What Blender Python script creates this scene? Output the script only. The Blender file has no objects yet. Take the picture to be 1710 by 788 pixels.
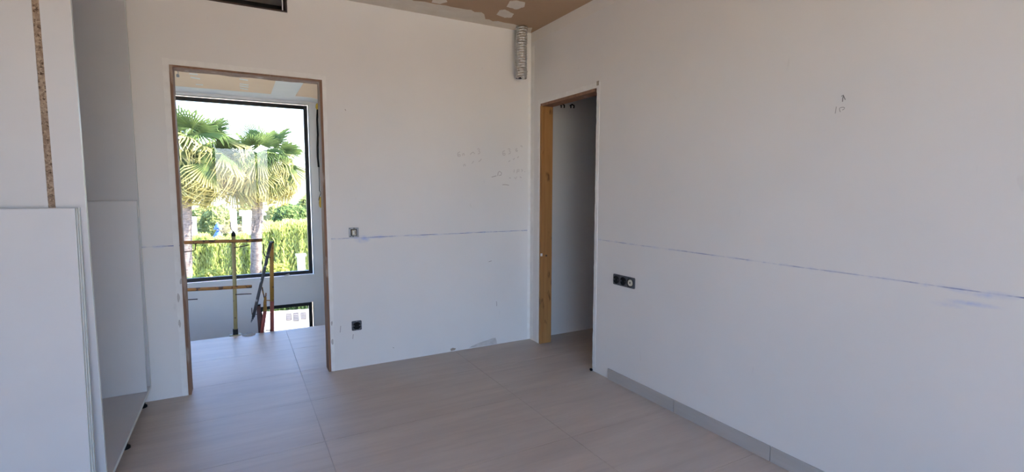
import bpy, bmesh, math, random
from mathutils import Vector, Matrix
from mathutils import noise as mnoise

# ------------------------------------------------------------------ camera
S = bpy.context.scene
COL = S.collection
PW, PH = 1710, 788
FPX, YAW, PITCH, ROLL = 831.69, -0.503755, -0.0912978, 0.001423
CAM = Vector((-2.30369, -3.83957, 1.35745))
_f = Vector((-math.sin(YAW)*math.cos(PITCH), math.cos(YAW)*math.cos(PITCH), math.sin(PITCH)))
_r = Vector((math.cos(YAW), math.sin(YAW), 0))
_u = _r.cross(_f)
CR = _r*math.cos(ROLL) + _u*math.sin(ROLL)
CU = -_r*math.sin(ROLL) + _u*math.cos(ROLL)
cam_data = bpy.data.cameras.new('camera')
cam_data.sensor_fit = 'HORIZONTAL'
cam_data.sensor_width = 36.0
cam_data.lens = FPX/PW*36.0
cam_data.clip_start = 0.05
cam_data.clip_end = 600
cam = bpy.data.objects.new('camera', cam_data)
COL.objects.link(cam)
cam.matrix_world = Matrix(((CR.x, CU.x, -_f.x, CAM.x), (CR.y, CU.y, -_f.y, CAM.y), (CR.z, CU.z, -_f.z, CAM.z), (0, 0, 0, 1)))
S.camera = cam

def at(px, py, axis, val):
    """point where the photo pixel's ray meets the plane axis = val"""
    d = CR*((px-PW/2)/FPX) - CU*((py-PH/2)/FPX) + _f
    return CAM + d*((val-CAM[axis])/d[axis])

# ------------------------------------------------------------------ world, sun, exposure
w = bpy.data.worlds.new('sky')
S.world = w
w.use_nodes = True
nt = w.node_tree
bg = nt.nodes['Background']
sky = nt.nodes.new('ShaderNodeTexSky')
sky.sky_type = 'NISHITA'
sky.sun_disc = False
sky.sun_elevation = math.radians(48)
sky.sun_rotation = math.radians(80)
sky.air_density = 1.0
sky.dust_density = 1.5
sky.ozone_density = 1.5
hz = nt.nodes.new('ShaderNodeHueSaturation')      # deepens the blue of the sky
hz.inputs['Saturation'].default_value = 1.25
nt.links.new(sky.outputs[0], hz.inputs['Color'])
tn = nt.nodes.new('ShaderNodeMix'); tn.data_type = 'RGBA'; tn.blend_type = 'MULTIPLY'
tn.inputs[0].default_value = 1.0; tn.inputs[7].default_value = (1.04, 0.97, 1.06, 1)
nt.links.new(hz.outputs[0], tn.inputs[6]); nt.links.new(tn.outputs[2], bg.inputs[0])
bg.inputs[1].default_value = 0.42

sl = bpy.data.lights.new('sun', 'SUN')
sl.energy = 8.8
sl.angle = math.radians(0.53)
sl.color = (1.0, 0.89, 0.72)
so = bpy.data.objects.new('sun', sl)
COL.objects.link(so)
SUN_TO = Vector((0.72, -0.16, 0.74)).normalized()
so.rotation_euler = SUN_TO.to_track_quat('Z', 'Y').to_euler()
so.location = (20, -6, 25)

S.view_settings.view_transform = 'Standard'
S.view_settings.look = 'None'
S.view_settings.gamma = 1
S.view_settings.use_curve_mapping = False
S.view_settings.exposure = 2.4
try:
    S.cycles.use_denoising = True
    S.cycles.max_bounces = 10
    S.cycles.diffuse_bounces = 6
    S.cycles.transparent_max_bounces = 16
    S.cycles.sample_clamp_indirect = 6
except Exception:
    pass

# ------------------------------------------------------------------ materials
MATS = {}
def nodes_of(name):
    m = bpy.data.materials.new(name)
    m.use_nodes = True
    t = m.node_tree
    b = t.nodes['Principled BSDF']
    return m, t, b
def N(t, typ, **kw):
    n = t.nodes.new(typ)
    for k, v in kw.items():
        if k.startswith('i_'):
            key = k[2:]
            n.inputs[int(key) if key.isdigit() else key].default_value = v
        else:
            setattr(n, k, v)
    return n
def math_n(t, op, a, b=None, c=None, clamp=False):
    n = t.nodes.new('ShaderNodeMath'); n.operation = op; n.use_clamp = clamp
    for i, v in enumerate((a, b, c)):
        if v is None: continue
        if isinstance(v, (int, float)): n.inputs[i].default_value = v
        else: t.links.new(v, n.inputs[i])
    return n.outputs[0]
def mixc(t, fac, a, b, mode='MIX'):
    n = t.nodes.new('ShaderNodeMix'); n.data_type = 'RGBA'; n.blend_type = mode
    for i, v in ((0, fac), (6, a), (7, b)):
        if isinstance(v, (int, float)): n.inputs[i].default_value = v
        elif isinstance(v, tuple): n.inputs[i].default_value = (*v, 1) if len(v) == 3 else v
        else: t.links.new(v, n.inputs[i])
    return n.outputs[2]
def position(t, obj=False):
    if obj: return t.nodes.new('ShaderNodeTexCoord').outputs['Object']
    return t.nodes.new('ShaderNodeNewGeometry').outputs['Position']
def scaled(t, vec, s):
    n = t.nodes.new('ShaderNodeMapping'); n.inputs['Scale'].default_value = s
    t.links.new(vec, n.inputs[0]); return n.outputs[0]
def noise_n(t, vec, scale, detail=3, rough=0.5):
    n = t.nodes.new('ShaderNodeTexNoise'); n.inputs['Scale'].default_value = scale
    n.inputs['Detail'].default_value = detail; n.inputs['Roughness'].default_value = rough
    t.links.new(vec, n.inputs['Vector']); return n.outputs[0]
def ramp(t, v, lo, hi):
    n = t.nodes.new('ShaderNodeMapRange'); n.inputs[1].default_value = lo; n.inputs[2].default_value = hi
    t.links.new(v, n.inputs[0]); return n.outputs[0]
def bump(t, b, h, strength, dist):
    n = t.nodes.new('ShaderNodeBump'); n.inputs['Strength'].default_value = strength; n.inputs['Distance'].default_value = dist
    t.links.new(h, n.inputs['Height']); t.links.new(n.outputs[0], b.inputs['Normal'])

def simple(name, c1, c2=None, scale=6, stretch=(1, 1, 1), rough=0.6, metal=0, bmp=0, bdist=0.002, obj=True, spec=0.5):
    if name in MATS: return MATS[name]
    m, t, b = nodes_of(name)
    b.inputs['Roughness'].default_value = rough
    b.inputs['Metallic'].default_value = metal
    b.inputs['Specular IOR Level'].default_value = spec
    v = scaled(t, position(t, obj), stretch)
    n = noise_n(t, v, scale, 4, 0.6)
    c = mixc(t, ramp(t, n, 0.3, 0.7), c1, c2 or tuple(x*0.92 for x in c1))
    t.links.new(c, b.inputs['Base Color'])
    if bmp: bump(t, b, n, bmp, bdist)
    MATS[name] = m
    return m

def plaster(name, base, var, chalk=None, smudges=(), marks=0.0):
    """painted-plaster wall; chalk = (along axis, list of (lo, hi, strength)); smudges of blue chalk dust"""
    m, t, b = nodes_of(name)
    b.inputs['Roughness'].default_value = 0.85
    b.inputs['Specular IOR Level'].default_value = 0.25
    P = position(t)
    sep = t.nodes.new('ShaderNodeSeparateXYZ'); t.links.new(P, sep.inputs[0])
    big = noise_n(t, P, 1.3, 3, 0.55)
    mid = noise_n(t, P, 7.0, 4, 0.6)
    c = mixc(t, ramp(t, big, 0.35, 0.65), base, var)
    c = mixc(t, math_n(t, 'MULTIPLY', ramp(t, mid, 0.55, 0.8), 0.25), c, tuple(x*0.93 for x in base))
    if marks:
        # faint scuffs
        sc = noise_n(t, scaled(t, P, (9, 9, 3)), 2.0, 2, 0.4)
        c = mixc(t, math_n(t, 'MULTIPLY', ramp(t, sc, 0.74, 0.78), marks), c, tuple(x*0.75 for x in base))
    if chalk is not None:
        ax, spans = chalk
        along = sep.outputs[ax]
        wob = math_n(t, 'MULTIPLY', math_n(t, 'SUBTRACT', noise_n(t, P, 2.5, 2), 0.5), 0.008)
        dz = math_n(t, 'ABSOLUTE', math_n(t, 'ADD', math_n(t, 'SUBTRACT', sep.outputs[2], 1.0), wob))
        core = math_n(t, 'SUBTRACT', 1.0, ramp(t, dz, 0.0014, 0.0034), clamp=True)
        halo = math_n(t, 'SUBTRACT', 1.0, ramp(t, dz, 0.003, 0.013), clamp=True)
        dash = ramp(t, noise_n(t, scaled(t, P, (1, 1, 0.2)), 5.5, 4, 0.7), 0.42, 0.60)
        dust = ramp(t, noise_n(t, P, 14, 3, 0.6), 0.45, 0.7)
        tot = None
        for lo, hi, k in spans:
            g = math_n(t, 'MULTIPLY', math_n(t, 'GREATER_THAN', along, lo), math_n(t, 'LESS_THAN', along, hi))
            g = math_n(t, 'MULTIPLY', g, k)
            tot = g if tot is None else math_n(t, 'MAXIMUM', tot, g)
        d2 = math_n(t, 'ADD', math_n(t, 'MULTIPLY', dash, 0.85), 0.12)
        mask = math_n(t, 'MULTIPLY', math_n(t, 'MULTIPLY', core, d2), tot, clamp=True)
        c = mixc(t, math_n(t, 'MULTIPLY', math_n(t, 'MULTIPLY', math_n(t, 'MULTIPLY', halo, dust), 0.35), tot, clamp=True), c, (0.30, 0.42, 0.74))
        c = mixc(t, mask, c, (0.085, 0.14, 0.36))
        for (cx, cy, cz), (rx, ry, rz), k in smudges:
            mp = t.nodes.new('ShaderNodeMapping'); mp.vector_type = 'POINT'
            mp.inputs['Location'].default_value = (-cx/rx, -cy/ry, -cz/rz)
            mp.inputs['Scale'].default_value = (1/rx, 1/ry, 1/rz)
            t.links.new(P, mp.inputs[0])
            ln = t.nodes.new('ShaderNodeVectorMath'); ln.operation = 'LENGTH'; t.links.new(mp.outputs[0], ln.inputs[0])
            g = math_n(t, 'SUBTRACT', 1.0, ln.outputs['Value'], clamp=True)
            g = math_n(t, 'MULTIPLY', math_n(t, 'MULTIPLY', g, ramp(t, noise_n(t, P, 25, 3, 0.6), 0.3, 0.7)), k, clamp=True)
            c = mixc(t, g, c, (0.25, 0.38, 0.75))
    t.links.new(c, b.inputs['Base Color'])
    fine = noise_n(t, P, 90, 3, 0.6)
    bump(t, b, math_n(t, 'ADD', math_n(t, 'MULTIPLY', fine, 0.3), mid), 0.12, 0.004)
    MATS[name] = m
    return m

WALLC = (0.80, 0.785, 0.76); WALLV = (0.765, 0.755, 0.735)
_sw = at(605, 398, 1, 0.0); _sr = at(1625, 505, 0, 0.0)
M_BACK = plaster('plaster_back', WALLC, WALLV,
    (0, [(-2.95, -2.64, 1.0), (-1.72, -0.03, 0.95)]),
    [((_sw.x, 0, _sw.z-0.005), (0.07, 0.2, 0.035), 0.9), ((_sw.x+0.12, 0, 1.0), (0.08, 0.2, 0.02), 0.7),
     (tuple(at(700, 395, 1, 0)), (0.10, 0.2, 0.016), 0.4)], 0.25)
M_RIGHT = plaster('plaster_right', WALLC, WALLV,
    (1, [(-6.2, -0.96, 0.6), (-6.2, -2.9, 0.95)]),
    [((0, _sr.y, _sr.z-0.005), (0.2, 0.10, 0.012), 0.55), (tuple(at(1640, 492, 0, 0)), (0.2, 0.10, 0.014), 0.4),
     (tuple(at(1580, 508, 0, 0)), (0.2, 0.06, 0.015), 0.3)], 0.22)
M_WALL = plaster('plaster_plain', WALLC, WALLV)
M_TAPE = simple('joint_filler', (0.74, 0.69, 0.60), (0.66, 0.60, 0.51), 9, rough=0.9)
M_CASE = simple('plaster_casing', (0.86, 0.855, 0.83), (0.78, 0.77, 0.74), 12, rough=0.85, bmp=0.2)
M_BOARD = simple('ceiling_plasterboard', (0.43, 0.295, 0.185), (0.405, 0.275, 0.17), 3, rough=0.9)
M_BOARD2 = simple('landing_plasterboard', (0.86, 0.66, 0.47), (0.82, 0.62, 0.44), 3, rough=0.9)
M_GROUT = simple('grout', (0.30, 0.29, 0.28), rough=0.9)
M_GROUT2 = simple('taupe_grout', (0.43, 0.385, 0.34), rough=0.8)
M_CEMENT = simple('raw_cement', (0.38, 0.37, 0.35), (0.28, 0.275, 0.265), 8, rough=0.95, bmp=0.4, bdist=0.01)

def tile_mat():
    m, t, b = nodes_of('porcelain_tile')
    P = position(t)
    rot = t.nodes.new('ShaderNodeMapping'); rot.inputs['Rotation'].default_value = (0, 0, math.radians(6)); rot.inputs['Scale'].default_value = (0.55, 3.2, 1)
    t.links.new(P, rot.inputs[0])
    a = noise_n(t, rot.outputs[0], 2.2, 6, 0.62)
    rot2 = t.nodes.new('ShaderNodeMapping'); rot2.inputs['Rotation'].default_value = (0, 0, math.radians(4)); rot2.inputs['Scale'].default_value = (0.8, 14, 1)
    t.links.new(P, rot2.inputs[0])
    s = noise_n(t, rot2.outputs[0], 1.6, 5, 0.6)
    c = mixc(t, ramp(t, a, 0.32, 0.68), (0.50, 0.43, 0.37), (0.60, 0.525, 0.45))
    c = mixc(t, math_n(t, 'MULTIPLY', ramp(t, s, 0.5, 0.75), 0.35), c, (0.40, 0.345, 0.295))
    spot = noise_n(t, P, 30, 2, 0.5)
    c = mixc(t, math_n(t, 'MULTIPLY', ramp(t, spot, 0.62, 0.75), 0.18), c, (0.53, 0.49, 0.45))
    t.links.new(c, b.inputs['Base Color'])
    t.links.new(ramp(t, a, 0.2, 0.8), b.inputs['Roughness'])
    rr = t.nodes.new('ShaderNodeMapRange'); rr.inputs[3].default_value = 0.36; rr.inputs[4].default_value = 0.52
    t.links.new(a, rr.inputs[0]); t.links.new(rr.outputs[0], b.inputs['Roughness'])
    b.inputs['Specular IOR Level'].default_value = 0.25
    bump(t, b, s, 0.06, 0.002)
    return m
M_TILE = tile_mat()
M_SKIRT = simple('skirting_tile', (0.50, 0.475, 0.45), (0.43, 0.41, 0.385), 5, (1, 0.4, 3), rough=0.45, obj=False)
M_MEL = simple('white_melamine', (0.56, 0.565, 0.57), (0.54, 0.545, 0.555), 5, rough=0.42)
M_MELE = simple('melamine_edge', (0.66, 0.71, 0.69), (0.62, 0.67, 0.65), 8, rough=0.4)
M_BLACKP = simple('black_plastic', (0.006, 0.006, 0.007), (0.009, 0.009, 0.010), 12, rough=0.6, spec=0.2)
M_SOCK = simple('anthracite_plastic', (0.085, 0.09, 0.105), (0.06, 0.064, 0.075), 12, rough=0.4)
M_CREAM = simple('cream_plastic', (0.62, 0.60, 0.50), (0.5, 0.48, 0.40), 40, rough=0.5)
M_STEEL = simple('zinc_steel', (0.30, 0.31, 0.33), (0.20, 0.21, 0.23), 30, rough=0.45, metal=0.6)
M_FRAME = simple('black_aluminium', (0.008, 0.008, 0.010), (0.012, 0.012, 0.014), 10, rough=0.4)
M_WHITE = simple('white_paint', (0.82, 0.82, 0.80), (0.76, 0.76, 0.74), 3, rough=0.7)
M_PENCIL = simple('pencil', (0.16, 0.15, 0.15), (0.22, 0.21, 0.21), 60, rough=0.8)
M_PENCIL2 = simple('faint_pencil', (0.54, 0.51, 0.50), (0.62, 0.60, 0.585), 60, rough=0.85)
M_YELLOW = simple('polyurethane_foam', (0.70, 0.48, 0.08), (0.55, 0.36, 0.06), 25, rough=0.9, bmp=0.5)
M_RUSTB = simple('dark_rusty_steel', (0.035, 0.025, 0.022), (0.09, 0.05, 0.035), 30, rough=0.7)

def wood(name, c1, c2, c3):
    m, t, b = nodes_of(name)
    P = position(t)
    g = noise_n(t, scaled(t, P, (30, 30, 1.6)), 1.4, 5, 0.6)
    k = noise_n(t, scaled(t, P, (6, 6, 2.2)), 2.0, 3, 0.5)
    c = mixc(t, ramp(t, g, 0.3, 0.7), c1, c2)
    c = mixc(t, ramp(t, k, 0.60, 0.68), c, c3)
    t.links.new(c, b.inputs['Base Color'])
    b.inputs['Roughness'].default_value = 0.7
    bump(t, b, g, 0.2, 0.002)
    return m
M_WOOD1 = wood('rough_pine', (0.30, 0.165, 0.10), (0.20, 0.105, 0.062), (0.40, 0.30, 0.235))
M_WOOD2 = wood('orange_pine', (0.43, 0.215, 0.07), (0.33, 0.15, 0.045), (0.14, 0.06, 0.02))

def chip_mat():
    m, t, b = nodes_of('raw_chipboard')
    P = position(t)
    v = t.nodes.new('ShaderNodeTexVoronoi'); v.inputs['Scale'].default_value = 130
    t.links.new(scaled(t, P, (1, 1, 0.8)), v.inputs['Vector'])
    n = noise_n(t, P, 75, 3, 0.7)
    c = mixc(t, ramp(t, v.outputs['Color'], 0.2, 0.8), (0.22, 0.155, 0.11), (0.38, 0.295, 0.215))
    c = mixc(t, ramp(t, n, 0.56, 0.66), c, (0.07, 0.04, 0.022))
    t.links.new(c, b.inputs['Base Color'])
    b.inputs['Roughness'].default_value = 0.95
    bump(t, b, n, 0.7, 0.004)
    return m
M_CHIP = chip_mat()

def worn_paint(name, paint, paint2, rust, amount):
    m, t, b = nodes_of(name)
    P = position(t)
    n = noise_n(t, P, 22, 5, 0.65)
    k = noise_n(t, P, 5, 3, 0.5)
    c = mixc(t, ramp(t, k, 0.3, 0.7), paint, paint2)
    c = mixc(t, ramp(t, n, amount, amount+0.06), c, rust)
    t.links.new(c, b.inputs['Base Color'])
    b.inputs['Roughness'].default_value = 0.6
    return m
M_YPOST = worn_paint('worn_yellow_paint', (0.36, 0.20, 0.035), (0.30, 0.13, 0.02), (0.10, 0.035, 0.015), 0.60)
M_TAN = worn_paint('tan_painted_steel', (0.34, 0.27, 0.12), (0.27, 0.22, 0.10), (0.13, 0.08, 0.04), 0.62)
M_RED = worn_paint('red_lead_paint', (0.25, 0.045, 0.035), (0.32, 0.10, 0.07), (0.10, 0.02, 0.02), 0.62)
M_RAIL = worn_paint('rust_orange_rail', (0.33, 0.155, 0.03), (0.24, 0.10, 0.025), (0.06, 0.025, 0.012), 0.56)
M_SPECK = worn_paint('speckled_tube', (0.03, 0.03, 0.035), (0.06, 0.06, 0.07), (0.42, 0.42, 0.44), 0.58)

def foil_mat():
    m, t, b = nodes_of('aluminium_foil')
    b.inputs['Metallic'].default_value = 1.0
    b.inputs['Roughness'].default_value = 0.16
    P = position(t, True)
    n = noise_n(t, P, 60, 4, 0.7)
    c = mixc(t, n, (0.45, 0.45, 0.43), (0.80, 0.80, 0.77))
    t.links.new(c, b.inputs['Base Color'])
    bump(t, b, n, 0.8, 0.01)
    return m
M_FOIL = foil_mat()

def glass_mat():
    m = bpy.data.materials.new('window_glass'); m.use_nodes = True
    t = m.node_tree
    t.nodes.remove(t.nodes['Principled BSDF'])
    o = t.nodes['Material Output']
    tr = N(t, 'ShaderNodeBsdfTransparent'); tr.inputs[0].default_value = (0.955, 0.955, 0.955, 1)
    gl = N(t, 'ShaderNodeBsdfGlossy'); gl.inputs['Roughness'].default_value = 0.0
    fr = N(t, 'ShaderNodeFresnel'); fr.inputs['IOR'].default_value = 1.5
    mx = N(t, 'ShaderNodeMixShader')
    t.links.new(math_n(t, 'MULTIPLY', fr.outputs[0], 1.05), mx.inputs[0])
    t.links.new(tr.outputs[0], mx.inputs[1]); t.links.new(gl.outputs[0], mx.inputs[2])
    t.links.new(mx.outputs[0], o.inputs[0])
    return m
M_GLASS = glass_mat()

def leaf_mat(name, c1, c2, transl=0.4, scale=3.0):
    m = bpy.data.materials.new(name); m.use_nodes = True
    t = m.node_tree
    t.nodes.remove(t.nodes['Principled BSDF'])
    o = t.nodes['Material Output']
    oi = t.nodes.new('ShaderNodeObjectInfo')
    n = noise_n(t, position(t), scale, 3, 0.6)
    f = math_n(t, 'ADD', math_n(t, 'MULTIPLY', ramp(t, n, 0.3, 0.7), 0.7), math_n(t, 'MULTIPLY', oi.outputs['Random'], 0.3))
    c = mixc(t, f, c1, c2)
    d = N(t, 'ShaderNodeBsdfDiffuse'); tl = N(t, 'ShaderNodeBsdfTranslucent'); mx = N(t, 'ShaderNodeMixShader', i_0=transl)
    t.links.new(c, d.inputs[0]); t.links.new(c, tl.inputs[0])
    t.links.new(d.outputs[0], mx.inputs[1]); t.links.new(tl.outputs[0], mx.inputs[2])
    t.links.new(mx.outputs[0], o.inputs[0])
    return m
M_FROND = leaf_mat('palm_green', (0.045, 0.085, 0.03), (0.12, 0.17, 0.055))
M_STRAW = leaf_mat('palm_straw', (0.34, 0.27, 0.09), (0.28, 0.27, 0.085))
def droop_mat(name, g1, g2, tip):
    """palm blade: green near the hub, straw-coloured dry tips"""
    m = leaf_mat(name, g1, g2, 0.4, 4.0)
    t = m.node_tree
    ln = t.nodes.new('ShaderNodeVectorMath'); ln.operation = 'LENGTH'
    t.links.new(position(t, True), ln.inputs[0])
    f = ramp(t, math_n(t, 'ADD', ln.outputs['Value'], math_n(t, 'MULTIPLY', noise_n(t, position(t), 5.0, 3, 0.6), 0.3)), 0.50, 0.95)
    d = next(n for n in t.nodes if n.type == 'BSDF_DIFFUSE'); tl = next(n for n in t.nodes if n.type == 'BSDF_TRANSLUCENT')
    src = d.inputs[0].links[0].from_socket
    c = mixc(t, f, src, tip)
    t.links.new(c, d.inputs[0]); t.links.new(c, tl.inputs[0])
    return m
M_DROOP = droop_mat('palm_drooping_blade', (0.045, 0.08, 0.04), (0.13, 0.18, 0.06), (0.40, 0.36, 0.15))
M_HEDGE = leaf_mat('hedge_green', (0.30, 0.38, 0.10), (0.48, 0.52, 0.20), 0.3, 1.2)
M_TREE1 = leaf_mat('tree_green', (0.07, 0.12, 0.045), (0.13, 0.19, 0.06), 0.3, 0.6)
M_TREE2 = leaf_mat('tree_pale', (0.17, 0.22, 0.08), (0.28, 0.32, 0.12), 0.3, 0.6)
M_BUSH = leaf_mat('bush_yellow', (0.26, 0.30, 0.06), (0.36, 0.38, 0.10), 0.3, 1.5)
M_YFROND = leaf_mat('palm_yellow_green', (0.11, 0.15, 0.045), (0.24, 0.25, 0.085), 0.4, 4.0)
M_TRUNK = simple('palm_bark', (0.20, 0.16, 0.135), (0.06, 0.05, 0.05), 4, (2.2, 2.2, 7), rough=0.95, bmp=0.6, bdist=0.03, obj=False)
M_BARK = simple('bark', (0.13, 0.10, 0.075), (0.20, 0.16, 0.12), 9, rough=0.95)
M_TERR = simple('terrace_concrete', (0.80, 0.74, 0.66), (0.74, 0.68, 0.60), 0.8, rough=0.85)
M_SOIL = simple('dry_grass', (0.33, 0.31, 0.15), (0.24, 0.22, 0.10), 0.9, rough=0.95, obj=False)
M_HILL = simple('hill_scrub', (0.20, 0.24, 0.15), (0.15, 0.19, 0.12), 0.06, rough=0.95, obj=False)
M_STONE = simple('flagstone', (0.44, 0.42, 0.40), (0.36, 0.34, 0.33), 9, rough=0.9)
M_BLUE = simple('blue_canvas', (0.05, 0.13, 0.42), (0.04, 0.10, 0.34), 5, rough=0.8)
M_RTILE = simple('terracotta', (0.42, 0.22, 0.13), (0.34, 0.17, 0.10), 4, rough=0.85)
M_DARKGL = simple('dark_window_glass', (0.05, 0.06, 0.07), (0.03, 0.035, 0.04), 3, rough=0.15)

# ------------------------------------------------------------------ mesh helpers
def new_mesh(name, bm, mat, smooth=False):
    bmesh.ops.recalc_face_normals(bm, faces=bm.faces)
    me = bpy.data.meshes.new(name)
    bm.to_mesh(me); bm.free()
    if mat: me.materials.append(mat)
    if smooth:
        for p in me.polygons: p.use_smooth = True
    return me
def obj(name, bm, mat, parent=None, smooth=False, loc=None):
    me = bm if isinstance(bm, bpy.types.Mesh) else new_mesh(name, bm, mat, smooth)
    o = bpy.data.objects.new(name, me)
    COL.objects.link(o)
    if parent: o.parent = parent
    if loc is not None: o.location = loc
    return o
def empty(name, loc=(0, 0, 0), rotz=0.0):
    o = bpy.data.objects.new(name, None)
    o.empty_display_size = 0.1
    COL.objects.link(o); o.location = loc; o.rotation_euler = (0, 0, rotz)
    return o
def tag(o, label, cat, group=None, kind=None):
    o['label'] = label; o['category'] = cat
    if group: o['group'] = group
    if kind: o['kind'] = kind
    return o
def box(bm, x0, x1, y0, y1, z0, z1, bev=0.0, mtx=None):
    r = bmesh.ops.create_cube(bm, size=1.0)
    vs = r['verts']
    for v in vs:
        v.co = Vector(((x0+x1)/2 + v.co.x*(x1-x0), (y0+y1)/2 + v.co.y*(y1-y0), (z0+z1)/2 + v.co.z*(z1-z0)))
    if bev:
        es = list({e for v in vs for e in v.link_edges})
        rb = bmesh.ops.bevel(bm, geom=es, offset=bev, segments=2, profile=0.5, affect='EDGES')
        vs = list({v for f in rb['faces'] for v in f.verts} | {v for v in vs if v.is_valid})
    if mtx is not None:
        bmesh.ops.transform(bm, matrix=mtx, verts=vs)
    return vs
def B(*a, **k):
    bm = bmesh.new(); box(bm, *a, **k); return bm
def tube(bm, pts, r, seg=8, cap=True):
    pts = [Vector(p) for p in pts]
    rs = r if isinstance(r, (list, tuple)) else [r]*len(pts)
    rings = []
    prev = None
    for i, p in enumerate(pts):
        d = (pts[min(i+1, len(pts)-1)] - pts[max(i-1, 0)]).normalized()
        a = prev if prev is not None else (Vector((0, 0, 1)) if abs(d.z) < 0.9 else Vector((1, 0, 0)))
        x = (a - d*a.dot(d))
        if x.length < 1e-5: x = d.orthogonal()
        x.normalize(); y = d.cross(x); prev = x
        rings.append([bm.verts.new(p + (x*math.cos(2*math.pi*k/seg) + y*math.sin(2*math.pi*k/seg))*rs[i]) for k in range(seg)])
    for i in range(len(rings)-1):
        for k in range(seg):
            bm.faces.new((rings[i][k], rings[i][(k+1) % seg], rings[i+1][(k+1) % seg], rings[i+1][k]))
    if cap:
        bm.faces.new(rings[0][::-1]); bm.faces.new(rings[-1])
    return rings
def T(pts, r, seg=8, cap=True):
    bm = bmesh.new(); tube(bm, pts, r, seg, cap); return bm
def lathe(bm, prof, seg=24, mtx=None):
    """prof: list of (r, z) ; axis z"""
    rings = []
    for r, z in prof:
        if r < 1e-6: rings.append([bm.verts.new((0, 0, z))])
        else: rings.append([bm.verts.new((r*math.cos(2*math.pi*k/seg), r*math.sin(2*math.pi*k/seg), z)) for k in range(seg)])
    for a, b in zip(rings, rings[1:]):
        for k in range(seg):
            k2 = (k+1) % seg
            if len(a) == 1 and len(b) == 1: continue
            if len(a) == 1: bm.faces.new((a[0], b[k2], b[k]))
            elif len(b) == 1: bm.faces.new((a[k], a[k2], b[0]))
            else: bm.faces.new((a[k], a[k2], b[k2], b[k]))
    if mtx is not None: bmesh.ops.transform(bm, matrix=mtx, verts=[v for r in rings for v in r])
def wall_grid(axis, p0, p1, u0, u1, z0, z1, holes):
    """a wall slab with rectangular openings (u0,u1,z0,z1); axis 1: plane y in p0..p1, u = x; axis 0: plane x, u = y"""
    us = sorted({u0, u1, *[min(max(h[i], u0), u1) for h in holes for i in (0, 1)]})
    zs = sorted({z0, z1, *[min(max(h[i], z0), z1) for h in holes for i in (2, 3)]})
    nu, nz = len(us)-1, len(zs)-1
    def solid(i, j):
        if i < 0 or j < 0 or i >= nu or j >= nz: return False
        u, z = (us[i]+us[i+1])/2, (zs[j]+zs[j+1])/2
        return not any(h[0] < u < h[1] and h[2] < z < h[3] for h in holes)
    bm = bmesh.new(); cache = {}
    def V(p, u, z):
        k = (p, u, z)
        if k not in cache: cache[k] = bm.verts.new((u, p, z) if axis == 1 else (p, u, z))
        return cache[k]
    for i in range(nu):
        for j in range(nz):
            if not solid(i, j): continue
            a, b, c, d = us[i], us[i+1], zs[j], zs[j+1]
            for p in (p0, p1): bm.faces.new((V(p, a, c), V(p, b, c), V(p, b, d), V(p, a, d)))
            if not solid(i-1, j): bm.faces.new((V(p0, a, c), V(p1, a, c), V(p1, a, d), V(p0, a, d)))
            if not solid(i+1, j): bm.faces.new((V(p0, b, c), V(p1, b, c), V(p1, b, d), V(p0, b, d)))
            if not solid(i, j-1): bm.faces.new((V(p0, a, c), V(p1, a, c), V(p1, b, c), V(p0, b, c)))
            if not solid(i, j+1): bm.faces.new((V(p0, a, d), V(p1, a, d), V(p1, b, d), V(p0, b, d)))
    return bm
def slab_patch(poly, normal, thick):
    """flat irregular patch (list of points) given a small thickness along normal"""
    bm = bmesh.new()
    n = Vector(normal)
    a = [bm.verts.new(Vector(p)) for p in poly]
    b = [bm.verts.new(Vector(p) + n*thick) for p in poly]
    bm.faces.new(b); bm.faces.new(a[::-1])
    for i in range(len(a)):
        j = (i+1) % len(a)
        bm.faces.new((a[i], a[j], b[j], b[i]))
    return bm
def ribbon(bm, pts, width, normal, lift=0.0006, thick=0.0004):
    n = Vector(normal)
    pts = [Vector(p) + n*lift for p in pts]
    L = []
    for i, p in enumerate(pts):
        d = (pts[min(i+1, len(pts)-1)] - pts[max(i-1, 0)]).normalized()
        s = d.cross(n).normalized()*width/2
        L.append((bm.verts.new(p-s), bm.verts.new(p+s)))
    for a, b in zip(L, L[1:]):
        bm.faces.new((a[0], a[1], b[1], b[0]))

R = random.Random(7)

# ------------------------------------------------------------------ the shell of the room
H = 2.72                    # ceiling of the room
HL = 2.527                  # lowered ceiling of the landing
XL, YF = -3.46, -6.0       # left wall, wall behind the camera
FARY = 3.40                 # stairwell outer wall
LR, LL = -1.268, -4.25      # landing right / left walls
WT = 0.105                  # partition thickness
LOW = -3.0                  # lower storey floor
DX0, DX1, DZ = -2.640, -1.737, 2.138     # rough opening in the back wall
RY0, RY1, RZ = -0.924, -0.155, 2.094     # opening in the right wall
EDGE = 1.395                # edge of the landing slab

wb = obj('wall_back', wall_grid(1, 0.0, WT, XL-0.2, 2.5, -0.28, 2.95,
      [(DX0, DX1, -0.02, DZ), (-2.66, -1.946, 2.566, 2.70)]), M_BACK)
tag(wb, 'off-white plastered wall at the back with blue chalk line and doorway', 'wall', kind='structure')
wr = obj('wall_right', wall_grid(0, 0.0, WT, YF-0.2, 0.0, -0.28, 2.95, [(RY0, RY1, -0.02, RZ)]), M_RIGHT)
tag(wr, 'large plain plastered wall on the right with blue chalk line', 'wall', kind='structure')
wl = obj('wall_left', wall_grid(0, XL-0.2, XL, YF-0.2, 0.0, -0.28, 2.95, [(-5.75, -5.20, 0.3, 2.62)]), M_WALL)  # unseen opening added to put more sky light on the right wall
tag(wl, 'plastered wall behind the white wardrobe carcass', 'wall', kind='structure')
wf = obj('wall_front', wall_grid(1, YF-0.2, YF, XL-0.2, 2.5, -0.28, 2.95, [(-3.30, -0.50, 0.02, 2.62)]), M_WALL)
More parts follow.
